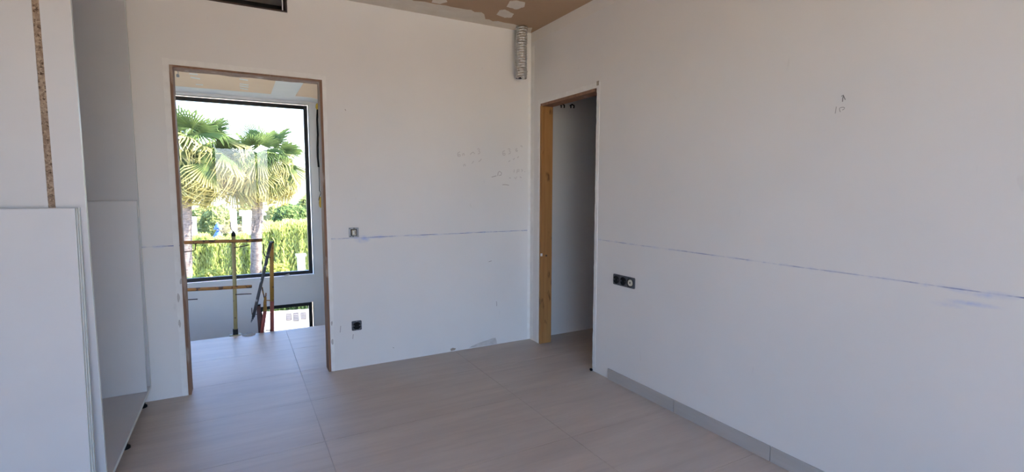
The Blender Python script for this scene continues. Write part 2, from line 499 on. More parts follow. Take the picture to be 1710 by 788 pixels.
tag(wf, 'plastered wall with the wide glazed opening facing the doorways', 'wall', kind='structure')
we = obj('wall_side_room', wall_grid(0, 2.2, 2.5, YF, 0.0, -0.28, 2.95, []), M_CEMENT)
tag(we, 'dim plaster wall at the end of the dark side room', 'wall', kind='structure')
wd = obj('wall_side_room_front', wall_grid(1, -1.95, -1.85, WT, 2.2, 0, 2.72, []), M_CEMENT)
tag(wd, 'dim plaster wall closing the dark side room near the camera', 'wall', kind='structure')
ce = obj('ceiling', B(XL-0.2, 2.5, YF-0.2, 0.0, H, H+0.23), M_BOARD)
tag(ce, 'brown plasterboard ceiling with white filler patches and joint tape', 'ceiling', kind='structure')
rf = obj('ceiling_slab', B(LL-0.2, LR+0.2, WT, FARY+0.3, H, H+0.23), M_WALL)
tag(rf, 'concrete slab above the lowered landing ceiling', 'ceiling', kind='structure')
cl = obj('ceiling_landing', B(LL, LR, WT, FARY, HL, HL+0.015), M_BOARD2)
tag(cl, 'beige plasterboard ceiling of the landing with white joint bands', 'ceiling', kind='structure')

# stairwell walls
P0 = at(513, 178, 1, FARY+0.05); P1 = at(521, 457, 1, FARY+0.05)
WX1 = (P0.x+P1.x)/2 + 0.006
WZ1, WZ0 = at(400, 168, 1, FARY+0.05).z, (at(521, 457, 1, FARY+0.05).z + at(312, 472, 1, FARY+0.05).z)/2
WX0 = WX1 - 1.95
q = at(521.3, 503.5, 1, FARY+0.05); q2 = at(450, 513, 1, FARY+0.05)
VX1, VZ1 = q.x, (q.z+q2.z)/2 + 0.004
VX0, VZ0 = at(431.5, 516, 1, FARY+0.05).x, -2.0
wfar = obj('wall_landing_far', wall_grid(1, FARY, FARY+0.28, LL-0.2, LR+0.2, LOW-0.1, 2.95,
      [(WX0, WX1+0.012, WZ0-0.012, WZ1+0.012), (VX0, VX1+0.012, VZ0, VZ1+0.012)]), M_WALL)
tag(wfar, 'plastered stairwell wall holding the tall black window', 'wall', kind='structure')
wlr = obj('wall_landing_right', wall_grid(0, LR, LR+0.2, WT, FARY, LOW-0.1, 2.95, []), M_WALL)
tag(wlr, 'plastered side wall right of the stairwell window', 'wall', kind='structure')
wll = obj('wall_landing_left', wall_grid(0, LL-0.2, LL, WT, FARY, LOW-0.1, 2.95, []), M_CEMENT)
tag(wll, 'raw cement stairwell side wall left of the tall window', 'wall', kind='structure')
wlo = obj('wall_lower_storey', wall_grid(1, -0.1, WT, LL-0.2, LR+0.2, LOW-0.1, -0.28, []), M_CEMENT)
tag(wlo, 'raw cement wall of the lower storey below the landing', 'wall', kind='structure')
flo = obj('floor_lower_storey', B(LL-0.2, LR+0.2, WT, FARY, LOW-0.1, LOW), M_CEMENT)
tag(flo, 'raw cement floor of the lower storey', 'floor', kind='structure')

# floors: slab + individual tiles
fl = obj('floor', B(XL, 2.2, YF, 0.0, -0.28, -0.0016), M_GROUT2)
tag(fl, 'floor of large taupe porcelain tiles in the empty room', 'floor', kind='structure')
fld = obj('floor_landing', B(LL, LR, 0.0, EDGE-0.004, -0.28, -0.010), M_GROUT)
tag(fld, 'tiled landing floor between doorway and stairwell', 'floor', kind='structure')
GAP = 0.0022
xs = [-1.94 + 1.2*k for k in range(-2, 5)]
ys = [0.115 - 0.6*k for k in range(-3, 12)]
tile_cache = {}
def tile(x0, x1, y0, y1, parent):
    if x1-x0 < 0.02 or y1-y0 < 0.02: return
    key = (parent.name, round(x1-x0, 4), round(y1-y0, 4))
    if key not in tile_cache:
        bm = bmesh.new(); hx, hy = (x1-x0)/2, (y1-y0)/2
        box(bm, -hx, hx, -hy, hy, -0.0016 if parent is fl else -0.010, 0.0)
        tile_cache[key] = new_mesh('tile', bm, M_TILE)
    obj('tile', tile_cache[key], None, parent, loc=((x0+x1)/2, (y0+y1)/2, 0))
for i in range(len(xs)-1):
    for j in range(len(ys)-1):
        x0, x1, y1, y0 = xs[i]+GAP/2, xs[i+1]-GAP/2, ys[j]-GAP/2, ys[j+1]+GAP/2
        # the room
        a0, a1, b0, b1 = max(x0, XL), min(x1, 2.2), max(y0, YF), min(y1, 0.0)
        if a1 > a0 and b1 > b0:
            if a0 < 0 < a1 and b1 > -1.9:
                tile(a0, a1, b0, b1, fl)
            else:
                tile(a0, min(a1, 0.0), b0, b1, fl)
                if b0 > -1.9: tile(max(a0, WT), a1, b0, b1, fl)
        a0, a1, b0, b1 = max(x0, LL), min(x1, LR), max(y0, 0.0), min(y1, EDGE)
        if a1 > a0 and b1 > b0: tile(a0, a1, b0, b1, fld)

# skirting on the right wall: the pieces and their joints
bs = empty('baseboard_right', (0, -1.109, 0))
tag(bs, 'low grey tile skirting along the foot of the right wall', 'baseboard', kind='structure')
cuts = [-1.109, -1.735, -2.369, -3.003, -3.637, -4.271, -4.905, -5.539, -6.17]
for a, b in zip(cuts, cuts[1:]):
    obj('skirting_tile', B(-0.010, -0.0005, b+1.109+0.0025, a+1.109-0.0025, 0.0, 0.078, bev=0.0012), M_SKIRT, bs)

# ------------------------------------------------------------------ ceiling joints and patches
def ragged(pts_px, axis, val, n=8, amp=1.2, seed=1):
    rr = random.Random(seed); out = []
    for (a, b) in zip(pts_px, pts_px[1:]+pts_px[:1]):
        for k in range(n):
            s = k/n
            out.append(at(a[0]+(b[0]-a[0])*s + rr.uniform(-amp, amp)*(0 < k), a[1]+(b[1]-a[1])*s + rr.uniform(-amp, amp)*(0 < k), axis, val))
    return out
def filler_ceiling(px, seed, amp=1.0, n=5):
    pts = ragged(px, 2, H, n, amp, seed)
    obj('filler_patch', slab_patch([Vector((p.x, p.y, H)) for p in pts], (0, 0, -1), 0.0015), M_TAPE, ce)
filler_ceiling([(722, 0), (745, -1), (747, 3), (735, 6.5), (721, 4)], 1, 0.4)
filler_ceiling([(851, 2), (862, 0.5), (877, 4), (876, 11), (862, 15.5), (846, 11)], 2, 0.4)
filler_ceiling([(834, 17), (843, 16), (858, 23), (854, 29), (843, 29.5), (829, 24)], 3, 0.4)
# ragged joint tape on the ceiling along the back wall and on the right wall
rr = random.Random(4); poly = []
x = XL
while x < -0.02:
    wd_ = 0.24 if x < -0.55 else 0.115
    poly.append(Vector((x, -wd_ + rr.uniform(-0.02, 0.02), H)))
    x += rr.uniform(0.03, 0.09)
poly += [Vector((-0.02, -0.03, H)), Vector((-0.002, -0.002, H)), Vector((XL, -0.002, H))]
obj('joint_tape', slab_patch(poly, (0, 0, -1), 0.0012), M_TAPE, ce)
rr = random.Random(5); poly = [Vector((0, -0.003, H-0.002)), Vector((0, -6.2, H-0.002))]
y = -6.2
while y < -0.02:
    poly.append(Vector((0, y, H-0.085+rr.uniform(-0.012, 0.012)))); y += 0.12
poly.append(Vector((0, -0.003, H-0.09)))
obj('joint_tape', slab_patch(poly, (-1, 0, 0), 0.0010), simple('pale_joint', (0.80, 0.775, 0.735), (0.77, 0.745, 0.70), 6, rough=0.9), wr)
# corner tape
obj('corner_tape', B(-0.0012, -0.0002, -0.055, -0.001, 0.0, 2.60), M_CASE, wr)
obj('corner_tape', B(-0.03, -0.001, -0.0012, -0.0002, 0.0, 2.62), M_CASE, wb)

def filler_landing(px, seed, amp=0.3, n=5, mat=M_WHITE):
    pts = ragged(px, 2, HL, n, amp, seed)
    obj('filler_patch', slab_patch([Vector((p.x, p.y, HL)) for p in pts], (0, 0, -1), 0.0015), mat, cl)
# band along the far wall, cross band, finger dashes
obj('joint_band', slab_patch([(LL, FARY-0.36, HL), (-1.42, FARY-0.36, HL), (-1.27, FARY-0.20, HL), (-1.27, FARY-0.001, HL), (LL, FARY-0.001, HL)], (0, 0, -1), 0.0012), M_WHITE, cl)
c0, c1, c2, c3 = at(461, 134.5, 2, HL), at(505, 140.5, 2, HL), at(493, 161, 2, HL), at(452, 156.5, 2, HL)
xa, xb = (c0.x+c3.x)/2, (c1.x+c2.x)/2
obj('joint_band', slab_patch([(xa, 0.2, HL), (xb, 0.2, HL), (xb, FARY-0.3, HL), (xa, FARY-0.3, HL)], (0, 0, -1), 0.0011), M_WHITE, cl)
for i, (x0, y0, x1, y1) in enumerate([(316, 122, 330, 123.5), (318, 128, 334, 131), (327, 140, 339, 141), (400, 131, 414, 133), (400, 139, 415, 141), (400, 142.5, 415, 144.5), (401, 146, 414, 148.5)]):
    filler_landing([(x0, y0), (x1, y1), (x1, y1+1.6), (x0, y0+1.6)], 20+i, 0.1, 2)

# ------------------------------------------------------------------ door frames (bare wooden sub-frames)
FW = 0.017; FH = 0.013
d1 = empty('door_1', ((DX0+DX1)/2, 0, 0)); tag(d1, 'doorway to the landing lined with a bare wooden frame', 'door frame', kind='structure')
cx = (DX0+DX1)/2
def jit_board(x0, x1, y0, y1, z0, z1, mtl, par, seed, nz=14, amp=0.0025, horiz=False):
    """a rough sawn board with slightly uneven edges"""
    rr = random.Random(seed); bm = bmesh.new(); rings = []
    for k in range(nz+1):
        s = k/nz
        j = [rr.uniform(-amp, amp) for _ in range(4)]
        if horiz:
            xx = x0+(x1-x0)*s
            rings.append([bm.verts.new((xx, y0, z0+j[0])), bm.verts.new((xx, y1, z0+j[1])), bm.verts.new((xx, y1, z1)), bm.verts.new((xx, y0, z1))])
        else:
            zz = z0+(z1-z0)*s
            rings.append([bm.verts.new((x0, y0, zz)), bm.verts.new((x1, y0+j[1]*0.4, zz)), bm.verts.new((x1+j[2], y1, zz)), bm.verts.new((x0, y1, zz))])
    for a, b in zip(rings, rings[1:]):
        for k in range(4): bm.faces.new((a[k], a[(k+1) % 4], b[(k+1) % 4], b[k]))
    bm.faces.new(rings[0][::-1]); bm.faces.new(rings[-1])
    return obj('wood_jamb' if not horiz else 'wood_head', bm, mtl, par)
jit_board(DX0-cx, DX0+FW-cx, -0.006, WT+0.006, 0.002, DZ-FH, M_WOOD1, d1, 1)
jit_board(DX1-FW-cx, DX1-cx, -0.006, WT+0.006, 0.002, DZ-FH, M_WOOD1, d1, 2)
jit_board(DX0-cx, DX1-cx, -0.006, WT+0.006, DZ-FH, DZ, M_WOOD1, d1, 3, horiz=True)
# plaster casing strips with chipped inner edges
def casing(seed, axis, fixed, lo, hi, w_in, w_out, par, loc, vertical=True, nrm=(0, -1, 0), chip=0.010):
    """a strip of filler plaster whose edge next to the frame is ragged: u from w_in (ragged) to w_out"""
    rr = random.Random(seed); a, b = [], []
    n = int((hi-lo)/0.03)
    for k in range(n+1):
        s = lo+(hi-lo)*k/n
        c = rr.random()
        j = rr.uniform(-0.002, 0.002) + (chip*math.copysign(1, w_out-w_in) if c > 0.93 else 0)
        for lst, u in ((a, w_in+j), (b, w_out+rr.uniform(-0.002, 0.002))):
            if vertical: lst.append((u, fixed, s) if axis == 1 else (fixed, u, s))
            else: lst.append((s, fixed, u) if axis == 1 else (fixed, s, u))
    o = obj('plaster_casing', slab_patch([Vector(p) for p in a+b[::-1]], nrm, 0.003), M_CASE, par)
    return o
t1 = empty('trim_1', (0, 0, 0)); tag(t1, 'chipped white plaster edging around the doorway to the landing', 'trim', kind='structure')
casing(1, 1, 0.0, 0.0, DZ+0.038, DX0-0.001, DX0-0.034, t1, None)
casing(2, 1, 0.0, 0.0, DZ+0.032, DX1+0.001, DX1+0.028, t1, None)
casing(3, 1, 0.0, DX0, DX1, DZ+0.001, DZ+0.036, t1, None, vertical=False)

d2 = empty('door_2', (0, RY1, 0)); tag(d2, 'narrow doorway to the dark side room with orange wooden frame', 'door frame', kind='structure')
bm = bmesh.new(); box(bm, 0.001, WT+0.008, -0.028, 0.0, 0.012, RZ-0.02)
box(bm, 0.030, 0.038, -0.0295, -0.0275, 0.02, RZ-0.03)
obj('wood_jamb', bm, M_WOOD2, d2)
bm = bmesh.new(); box(bm, 0.001, WT+0.008, -0.022, 0.0, 0.0, 0.012); obj('jamb_foot', bm, M_WOOD2, d2)
obj('wood_head', B(0.004, WT+0.008, RY0-RY1+0.026, 0.0, RZ-0.022, RZ), M_WOOD1, d2)
obj('wood_jamb', B(0.045, WT+0.008, RY0-RY1, RY0-RY1+0.020, 0.0, RZ-0.022), M_WOOD2, d2)
pj = at(901, 425, 0, 0.0)
obj('strike_tab', B(-0.004, 0.012, -0.034, -0.026, pj.z-0.012, pj.z+0.012), M_WHITE, d2)
obj('knot_hole', T([(0.055, -0.0275, pj.z-0.01), (0.055, -0.031, pj.z-0.01)], 0.009, 10), M_RUSTB, d2)
t2 = empty('trim_2', (0, 0, 0)); tag(t2, 'white plaster edging around the doorway to the side room', 'trim', kind='structure')
casing(5, 0, 0.0, 0.0, RZ+0.036, RY1+0.001, RY1+0.030, t2, None, nrm=(-1, 0, 0), chip=0.004)
casing(6, 0, 0.0, 0.035, RZ+0.036, RY0-0.001, RY0-0.034, t2, None, nrm=(-1, 0, 0), chip=0.006)
casing(7, 0, 0.0, RY0, RY1, RZ+0.001, RZ+0.036, t2, None, vertical=False, nrm=(-1, 0, 0), chip=0.004)
pc = at(999, 139, 0, 0.0)
obj('corner_tab', B(-0.005, -0.001, pc.y-0.012, pc.y+0.012, pc.z-0.016, pc.z+0.016), simple('tan_tab', (0.42, 0.36, 0.30), rough=0.8), t2)

# ------------------------------------------------------------------ windows
def window(name, label, x0, x1, z0, z1, y, fw, dy, mull=None):
    e = empty(name, ((x0+x1)/2, y, z0)); tag(e, label, 'window', kind='structure')
    cxx = (x0+x1)/2
    bars = [(x0, x0+fw, z0, z1), (x1-fw, x1, z0, z1), (x0+fw, x1-fw, z0, z0+fw), (x0+fw, x1-fw, z1-fw, z1)]
    for k, (a, b, c, d) in enumerate(bars):
        obj('frame_stile' if k < 2 else 'frame_rail', B(a-cxx, b-cxx, 0, dy, c-z0, d-z0, bev=0.003), M_FRAME, e)
    edges = [x0+fw] + ([] if mull is None else mull) + [x1-fw]
    if mull:
        for m_ in mull: obj('mullion', B(m_-0.03-cxx, m_+0.03-cxx, 0, dy, fw, z1-z0-fw, bev=0.003), M_FRAME, e)
    for a, b in zip(edges, edges[1:]):
        obj('pane', B(a-cxx-0.004, b-cxx+0.004, dy*0.5-0.004, dy*0.5+0.004, fw-0.004, z1-z0-fw+0.004), M_GLASS, e)
    return e
window('window_1', 'tall black-framed stairwell window with palm trees outside', WX0, WX1, WZ0, WZ1, FARY+0.05, 0.048, 0.06)
window('window_2', 'black-framed lower stairwell window just below the landing edge', VX0, VX1, VZ0, VZ1, FARY+0.05, 0.045, 0.06)
window('window_3', 'wide glazed terrace door facing the landing doorway', -3.30, -0.50, 0.02, 2.62, YF-0.10, 0.06, 0.07, [-1.75])
# pale sill strip under the stairwell window
ts = obj('trim_3', B(WX0, WX1+0.012, FARY-0.004, FARY+0.05, WZ0-0.022, WZ0-0.002), M_WHITE)
tag(ts, 'thin white sill strip under the tall black window', 'trim', kind='structure')
db = obj('mortar_crumb', slab_patch(ragged([(474, 460), (482, 456.5), (484, 458.5), (476, 463)], 1, FARY+0.046, 2, 0.2, 9), (0, -1, 0), 0.012), M_CEMENT)
tag(db, 'smear of mortar stuck on the black frame\'s lower rail', 'debris')

# ------------------------------------------------------------------ opening of the air duct high on the back wall
ad = empty('air_duct_opening', (-2.3, 0.0, 2.566)); tag(ad, 'black rectangular air duct opening high on the back wall', 'air duct')
def loc_box(par, x0, x1, y0, y1, z0, z1, name, mat, bev=0.0):
    l = par.location
    return obj(name, B(x0-l.x, x1-l.x, y0-l.y, y1-l.y, z0-l.z, z1-l.z, bev=bev), mat, par)
loc_box(ad, -2.658, -1.948, -0.008, 0.30, 2.567, 2.575, 'bottom_flange', M_RUSTB)
loc_box(ad, -1.958, -1.948, -0.008, 0.30, 2.575, 2.70, 'side_flange', M_RUSTB)
loc_box(ad, -1.979, -1.972, -0.004, 0.012, 2.578, 2.70, 'white_strip', M_WHITE)
loc_box(ad, -2.658, -1.948, 0.30, 0.305, 2.567, 2.70, 'back_plate', M_BLACKP)

# ------------------------------------------------------------------ flexible duct
dc = at(871.5, 90, 1, -0.115)
zb = at(871, 131, 1, -0.115).z
du = empty('flexible_duct', (dc.x, -0.115, H-0.002)); tag(du, 'crinkled silver flexible air duct hanging from the ceiling corner', 'air duct')
bm = bmesh.new(); rings = []
Ld = H-0.002-zb; nz, ns = 70, 32; rd = 0.0465
for i in range(nz+1):
    s = i/nz; z = -Ld*s
    rings.append([])
    for k in range(ns):
        a = 2*math.pi*k/ns
        n = mnoise.noise(Vector((math.cos(a)*2.2, math.sin(a)*2.2, z*26)))*0.0075
        rad = rd + 0.0026*math.sin(2*math.pi*(s*nz/3.5) + a) + n
        sag = 0.006*math.sin(s*2.6)
        rings[-1].append(bm.verts.new((math.cos(a)*rad - sag, math.sin(a)*rad, z + (0.010*mnoise.noise(Vector((a*1.3, 3, 1))) if i == nz else 0))))
for a, b in zip(rings, rings[1:]):
    for k in range(ns): bm.faces.new((a[k], a[(k+1) % ns], b[(k+1) % ns], b[k]))
o = obj('duct_sleeve', bm, M_FOIL, du)
o.modifiers.new('thickness', 'SOLIDIFY').thickness = 0.0015
bm = bmesh.new(); lathe(bm, [(rd-0.010, -Ld+0.004), (rd-0.010, -Ld+0.10), (0, -Ld+0.10)], 20)
obj('duct_dark_cup', bm, M_BLACKP, du)  # black cup gives the open end its dark inside
bm = bmesh.new()
tube(bm, [(-0.020, -0.02, -Ld+0.012), (0.0, -0.034, -Ld-0.004), (0.018, -0.025, -Ld+0.006)], [0.008, 0.013, 0.006], 6)
obj('torn_end', bm, M_FOIL, du)

# ------------------------------------------------------------------ electrical fittings
def plate_front(axis, c, wdt, hgt, depth=0.009):
    """returns matrix mapping local (u, v, out) to the wall"""
    if axis == 1: return Matrix(((1, 0, 0, 0), (0, 0, -1, 0), (0, 1, 0, 0), (0, 0, 0, 1)))
    return Matrix(((0, 0, -1, 0), (-1, 0, 0, 0), (0, 1, 0, 0), (0, 0, 0, 1)))
def socket_unit(par, axis, du_, mat_well=M_BLACKP, insert=None):
    m = plate_front(axis, None, 0, 0)
    off = Matrix.Translation((du_, 0, 0))
    bm = bmesh.new()
    lathe(bm, [(0.0285, 0.0125), (0.0265, 0.0125), (0.025, 0.0068), (0, 0.0068)], 28, m @ off)
    obj('socket_well', bm, mat_well, par, True)
    if insert:
        bm = bmesh.new()
        lathe(bm, [(0.0225, 0.002), (0.0225, 0.013), (0.020, 0.0145), (0.006, 0.0145), (0.005, 0.010), (0, 0.010)], 28, m @ off)
        ins = obj('antenna_insert', bm, insert, par, True)
        bm = bmesh.new(); lathe(bm, [(0.0045, 0.0104), (0.0045, 0.016), (0, 0.016)], 12, m @ off); obj('antenna_pin', bm, M_RUSTB, ins)
    else:
        for s in (-1, 1):
            bm = bmesh.new(); box(bm, du_+s*0.0215-0.0035, du_+s*0.0215+0.0035, -0.005, 0.005, 0.0068, 0.0135, mtx=m)
            obj('earth_clip', bm, M_SOCK, par)
def frame_plate(par, axis, w_, h_, n=1):
    m = plate_front(axis, None, 0, 0)
    bm = bmesh.new(); box(bm, -w_/2, w_/2, -h_/2, h_/2, 0.0, 0.006, mtx=m)
    # rounded corners
    es = [e for e in bm.edges if abs((e.verts[0].co-e.verts[1].co).dot(m.to_3x3() @ Vector((0, 0, 1)))) > 0.004]
    bmesh.ops.bevel(bm, geom=es, offset=0.008, segments=4, profile=0.5, affect='EDGES')
    return obj('mounting_plate', bm, M_SOCK, par)
c = at(595.5, 543.2, 1, 0.0)
e = empty('wall_socket', (c.x, -0.001, c.z)); tag(e, 'single black power socket low on the back wall', 'power socket')
frame_plate(e, 1, 0.074, 0.074); socket_unit(e, 1, 0)
m1 = plate_front(1, None, 0, 0)
for k in range(4):
    bm = bmesh.new(); box(bm, -0.004, 0.004, 0.030, 0.034, 0.006, 0.0085, mtx=m1 @ Matrix.Rotation(k*math.pi/2, 4, 'Z')); obj('fixing_screw', bm, M_STEEL, e)
c = at(590.6, 388, 1, 0.0)
e = empty('light_switch', (c.x, -0.001, c.z)); tag(e, 'light switch mechanism in a bare metal frame beside the doorway', 'light switch')
bm = bmesh.new()
for (a, b, c_, d) in ((-0.036, 0.036, 0.025, 0.036), (-0.036, 0.036, -0.036, -0.025), (-0.036, -0.023, -0.025, 0.025), (0.023, 0.036, -0.025, 0.025)):
    box(bm, a, b, c_, d, 0.0, 0.004, mtx=m1)
obj('steel_frame', bm, M_STEEL, e)
bm = bmesh.new(); box(bm, -0.024, 0.024, -0.026, 0.026, 0.0, 0.003, mtx=m1); obj('back_box', bm, M_BLACKP, e)
bm = bmesh.new(); box(bm, -0.016, 0.017, -0.021, 0.019, 0.0, 0.012, bev=0.003, mtx=m1); r_ = obj('switch_body', bm, M_CREAM, e)
bm = bmesh.new(); box(bm, -0.009, 0.002, -0.012, 0.012, 0.012, 0.0165, bev=0.001, mtx=m1); obj('rocker', bm, M_WHITE, r_)
bm = bmesh.new(); box(bm, 0.006, 0.010, -0.014, 0.012, 0.012, 0.0132, mtx=m1); obj('slot', bm, M_RUSTB, r_)
for (u, v) in ((0.0, 0.031), (0.004, 0.031), (-0.005, -0.031), (-0.026, -0.030), (-0.028, 0.030)):
    bm = bmesh.new(); lathe(bm, [(0.0035, 0.004), (0.0035, 0.0055), (0, 0.0055)], 10, m1 @ Matrix.Translation((u, v, 0))); obj('fixing_screw', bm, M_BLACKP, e)
c = at(1042.6, 469.3, 0, 0.0)
e = empty('triple_wall_socket', (-0.001, c.y, c.z)); tag(e, 'black triple outlet with a cream antenna insert on the right wall', 'power socket')
frame_plate(e, 0, 0.216, 0.074)
for k, u in enumerate((-0.071, 0.0, 0.071)):
    socket_unit(e, 0, u, insert=M_CREAM if k == 2 else None)
m0 = plate_front(0, None, 0, 0)
for u in (-0.0355, 0.0355):
    bm = bmesh.new(); box(bm, u-0.0012, u+0.0012, -0.036, 0.036, 0.006, 0.0075, mtx=m0); obj('divider_rib', bm, M_STEEL, e)

# ------------------------------------------------------------------ writing and scuffs on the walls
def strokes(name, lists, axis, val, width, mat, par):
    nrm = (0, -1, 0) if axis == 1 else (-1, 0, 0)
    for L_ in lists:
        bm = bmesh.new()
        ribbon(bm, [at(px, py, axis, val) for px, py in L_], width, nrm)
        o = obj(name, bm, mat, par)
        o.parent = par
strokes('pencil_mark', [[(1407.0, 170), (1407.4, 165), (1408.6, 160), (1408.4, 158.6)], [(1405.2, 160.8), (1408.4, 158.8), (1410, 163), (1411.8, 166.6)]], 0, 0.0, 0.0032, M_PENCIL, wr)
strokes('pencil_letter', [[(1396.8, 178), (1395.8, 184), (1395, 189.5)],
     [(1403.4, 187), (1402.2, 184), (1402, 181), (1403.6, 179.6), (1408, 179.0), (1410.6, 179.8), (1409.6, 182.2), (1406.5, 183.8)]], 0, 0.0, 0.0028, simple('mid_pencil', (0.36, 0.35, 0.34), rough=0.8), wr)
def wobble(x, y, pts, s=1.0): return [(x+a*s, y+b*s) for a, b in pts]
SIX = [(4, -3.5), (1, -2), (0, 1), (1, 4), (4, 4), (5, 2), (3, 0.5), (1, 2)]
THREE = [(0, -3), (2.5, -4), (4, -2), (2, 0), (4.5, 1.5), (4, 4), (1, 5)]
NN = [(0, 2), (0.8, -1.5), (2.5, -2), (3.4, 1.5)]
lst = []
lst += [wobble(764, 257, SIX), wobble(772, 258, NN), wobble(785, 256, [(0, 2), (3, -1), (5, -2), (8, 1)]), wobble(797, 252, THREE)]
lst += [wobble(774, 276, NN), wobble(788, 271, [(0, 2), (3, -2)]), wobble(799, 268, [(0, 2), (3, 0), (5, -3)])]
lst += [wobble(839, 255, SIX), wobble(848, 252, THREE), wobble(861, 250, SIX, 0.7), wobble(869, 245, [(0, -1), (2, -2), (3, 1)])]
lst += [wobble(849, 269, [(0, 1), (3, -1)]), wobble(857, 266, [(0, 1), (2, -2)]), wobble(864, 262, [(0, 2), (2, -1)])]
lst += [wobble(858, 285, [(0, 3), (1, -2)]), wobble(863, 286, [(0, 3), (1, -3), (4, -3), (4, 0), (1, 0)]), wobble(870, 285, [(0, -2), (3, -1), (1, 2)]), wobble(876, 286, [(0, 0), (1, 1)])]
lst += [wobble(850, 297, [(0, 0), (3, 0)]), wobble(859, 297, [(0, -1), (2, 2), (4, -2)]), wobble(868, 296, [(0, -1), (3, 1)])]
strokes('pencil_number', lst, 1, 0.0, 0.006, M_PENCIL2, wb)
strokes('pencil_mark', [[(821, 295.5), (825, 294.6), (829, 293.5)], [(831, 293.5), (832, 288), (834, 286), (837.5, 288.5), (837, 292), (833.5, 293)], [(839, 308.3), (844, 308.2), (850, 309.3)],
     [(569, 544), (568, 555)], [(590, 558), (589, 566)], [(816, 437), (821, 435.5)], [(576, 182), (577.5, 185)], [(829, 503), (829.5, 511)], [(656, 580), (658, 581)]], 1, 0.0, 0.0045, simple('soft_pencil', (0.42, 0.38, 0.37), rough=0.8), wb)
# grey unsmoothed filler smear at the foot of the back wall
poly = ragged([(783, 580.5), (795, 574.5), (822, 564.5), (827, 563.5), (830, 573.8)], 1, 0.0, 4, 0.5, 31)
obj('filler_smear', slab_patch([Vector((p.x, 0, max(p.z, 0.001))) for p in poly], (0, -1, 0), 0.004), simple('grey_filler', (0.50, 0.48, 0.46), (0.66, 0.64, 0.62), 14, rough=0.9), wb)
poly = ragged([(752, 582.5), (756, 580.5), (761, 581.5), (759, 584.5), (753, 586)], 1, 0.0, 2, 0.3, 32)
obj('plaster_chip', slab_patch([Vector((p.x, 0, max(p.z, 0.001))) for p in poly], (0, -1, 0), 0.003), simple('broken_plaster', (0.40, 0.33, 0.27), rough=0.95), wb)
# chips on the casing
for (px, py, r1, r2) in ((298, 497, 2.5, 9), (300, 540, 2, 7), (302, 470, 2, 6), (555, 570, 2.5, 6), (554, 540, 1.6, 5)):
    rr = random.Random(int(px*7+py)); poly = []
    for k in range(9):
        a = 2*math.pi*k/9; s = rr.uniform(0.6, 1.1)
        p = at(px+math.cos(a)*r1*s, py+math.sin(a)*r2*s, 1, -0.003); poly.append(Vector((p.x, -0.003, p.z)))
    obj('plaster_chip', slab_patch(poly, (0, -1, 0), 0.0015), simple('chip_grey', (0.55, 0.52, 0.49), rough=0.95), t1)

# ------------------------------------------------------------------ wardrobe carcass and loose boards on the left
FX = -2.836; YN = -1.262; YR = -0.028; BT = 0.019
wz0, wz1 = 0.098, 2.62
wc = empty('wardrobe_carcass', (FX-0.3, (YN+YR)/2, 0)); tag(wc, 'tall open white wardrobe carcass on short black feet by the back wall', 'wardrobe')
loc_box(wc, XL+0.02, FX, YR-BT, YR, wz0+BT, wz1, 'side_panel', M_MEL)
loc_box(wc, FX, FX+0.0012, YR-BT, YR, wz0+BT, wz1, 'edge_band', M_MELE)
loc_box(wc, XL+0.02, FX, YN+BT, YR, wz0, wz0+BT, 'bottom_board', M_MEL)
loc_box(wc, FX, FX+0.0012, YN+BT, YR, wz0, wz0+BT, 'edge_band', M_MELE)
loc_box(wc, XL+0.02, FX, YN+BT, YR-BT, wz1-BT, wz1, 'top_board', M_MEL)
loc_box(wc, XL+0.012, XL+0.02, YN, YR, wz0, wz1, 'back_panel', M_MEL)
sA, sB = at(52, 0, 1, YN).x, at(65, 0, 1, YN).x
sA = (sA + at(80.5, 345, 1, YN).x)/2; sB = (sB + at(92.5, 345, 1, YN).x)/2
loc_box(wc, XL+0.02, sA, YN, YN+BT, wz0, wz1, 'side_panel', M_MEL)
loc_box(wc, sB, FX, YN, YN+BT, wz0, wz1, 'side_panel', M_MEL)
loc_box(wc, FX, FX+0.0012, YN, YN+BT, wz0, wz1, 'edge_band', M_MELE)
rb = loc_box(wc, sA+0.0005, sB-0.0005, YN+0.003, YN+0.10, wz0, wz1, 'upright_board', M_CHIP)
rb['label'] = 'raw brown chipboard edge between the white panels'
# ragged chipped edges of the two panels along the raw chipboard
l = wc.location
bm = bmesh.new(); rr = random.Random(12); a, b = [], []
n = 130
for k in range(n+1):
    z = wz0 + (wz1-wz0)*k/n
    a.append(Vector((sA-0.001+rr.uniform(-0.0005, 0.003), YN+0.0005, z))-l); b.append(Vector((sB+0.001-rr.uniform(-0.0005, 0.003), YN+0.0005, z))-l)
for k in range(n):
    va = [bm.verts.new(a[k]+Vector((0, rr.uniform(0, 0.003), 0))), bm.verts.new(b[k]+Vector((0, rr.uniform(0, 0.003), 0))), bm.verts.new(b[k+1]), bm.verts.new(a[k+1])]
    bm.faces.new(va)
obj('chipped_edge', bm, M_CHIP, wc)
for k, (fx, fy) in enumerate(((-2.878, -0.085), (-2.878, -0.655), (-2.878, -1.215), (-3.36, -0.085), (-3.36, -0.655), (-3.36, -1.215))):
    bm = bmesh.new(); lathe(bm, [(0, 0), (0.026, 0), (0.026, 0.010), (0.016, 0.018), (0.014, 0.080), (0.026, 0.084), (0.026, wz0), (0, wz0)], 18)
    obj('foot', bm, M_BLACKP, wc, True, loc=(fx-l.x, fy-l.y, 0))

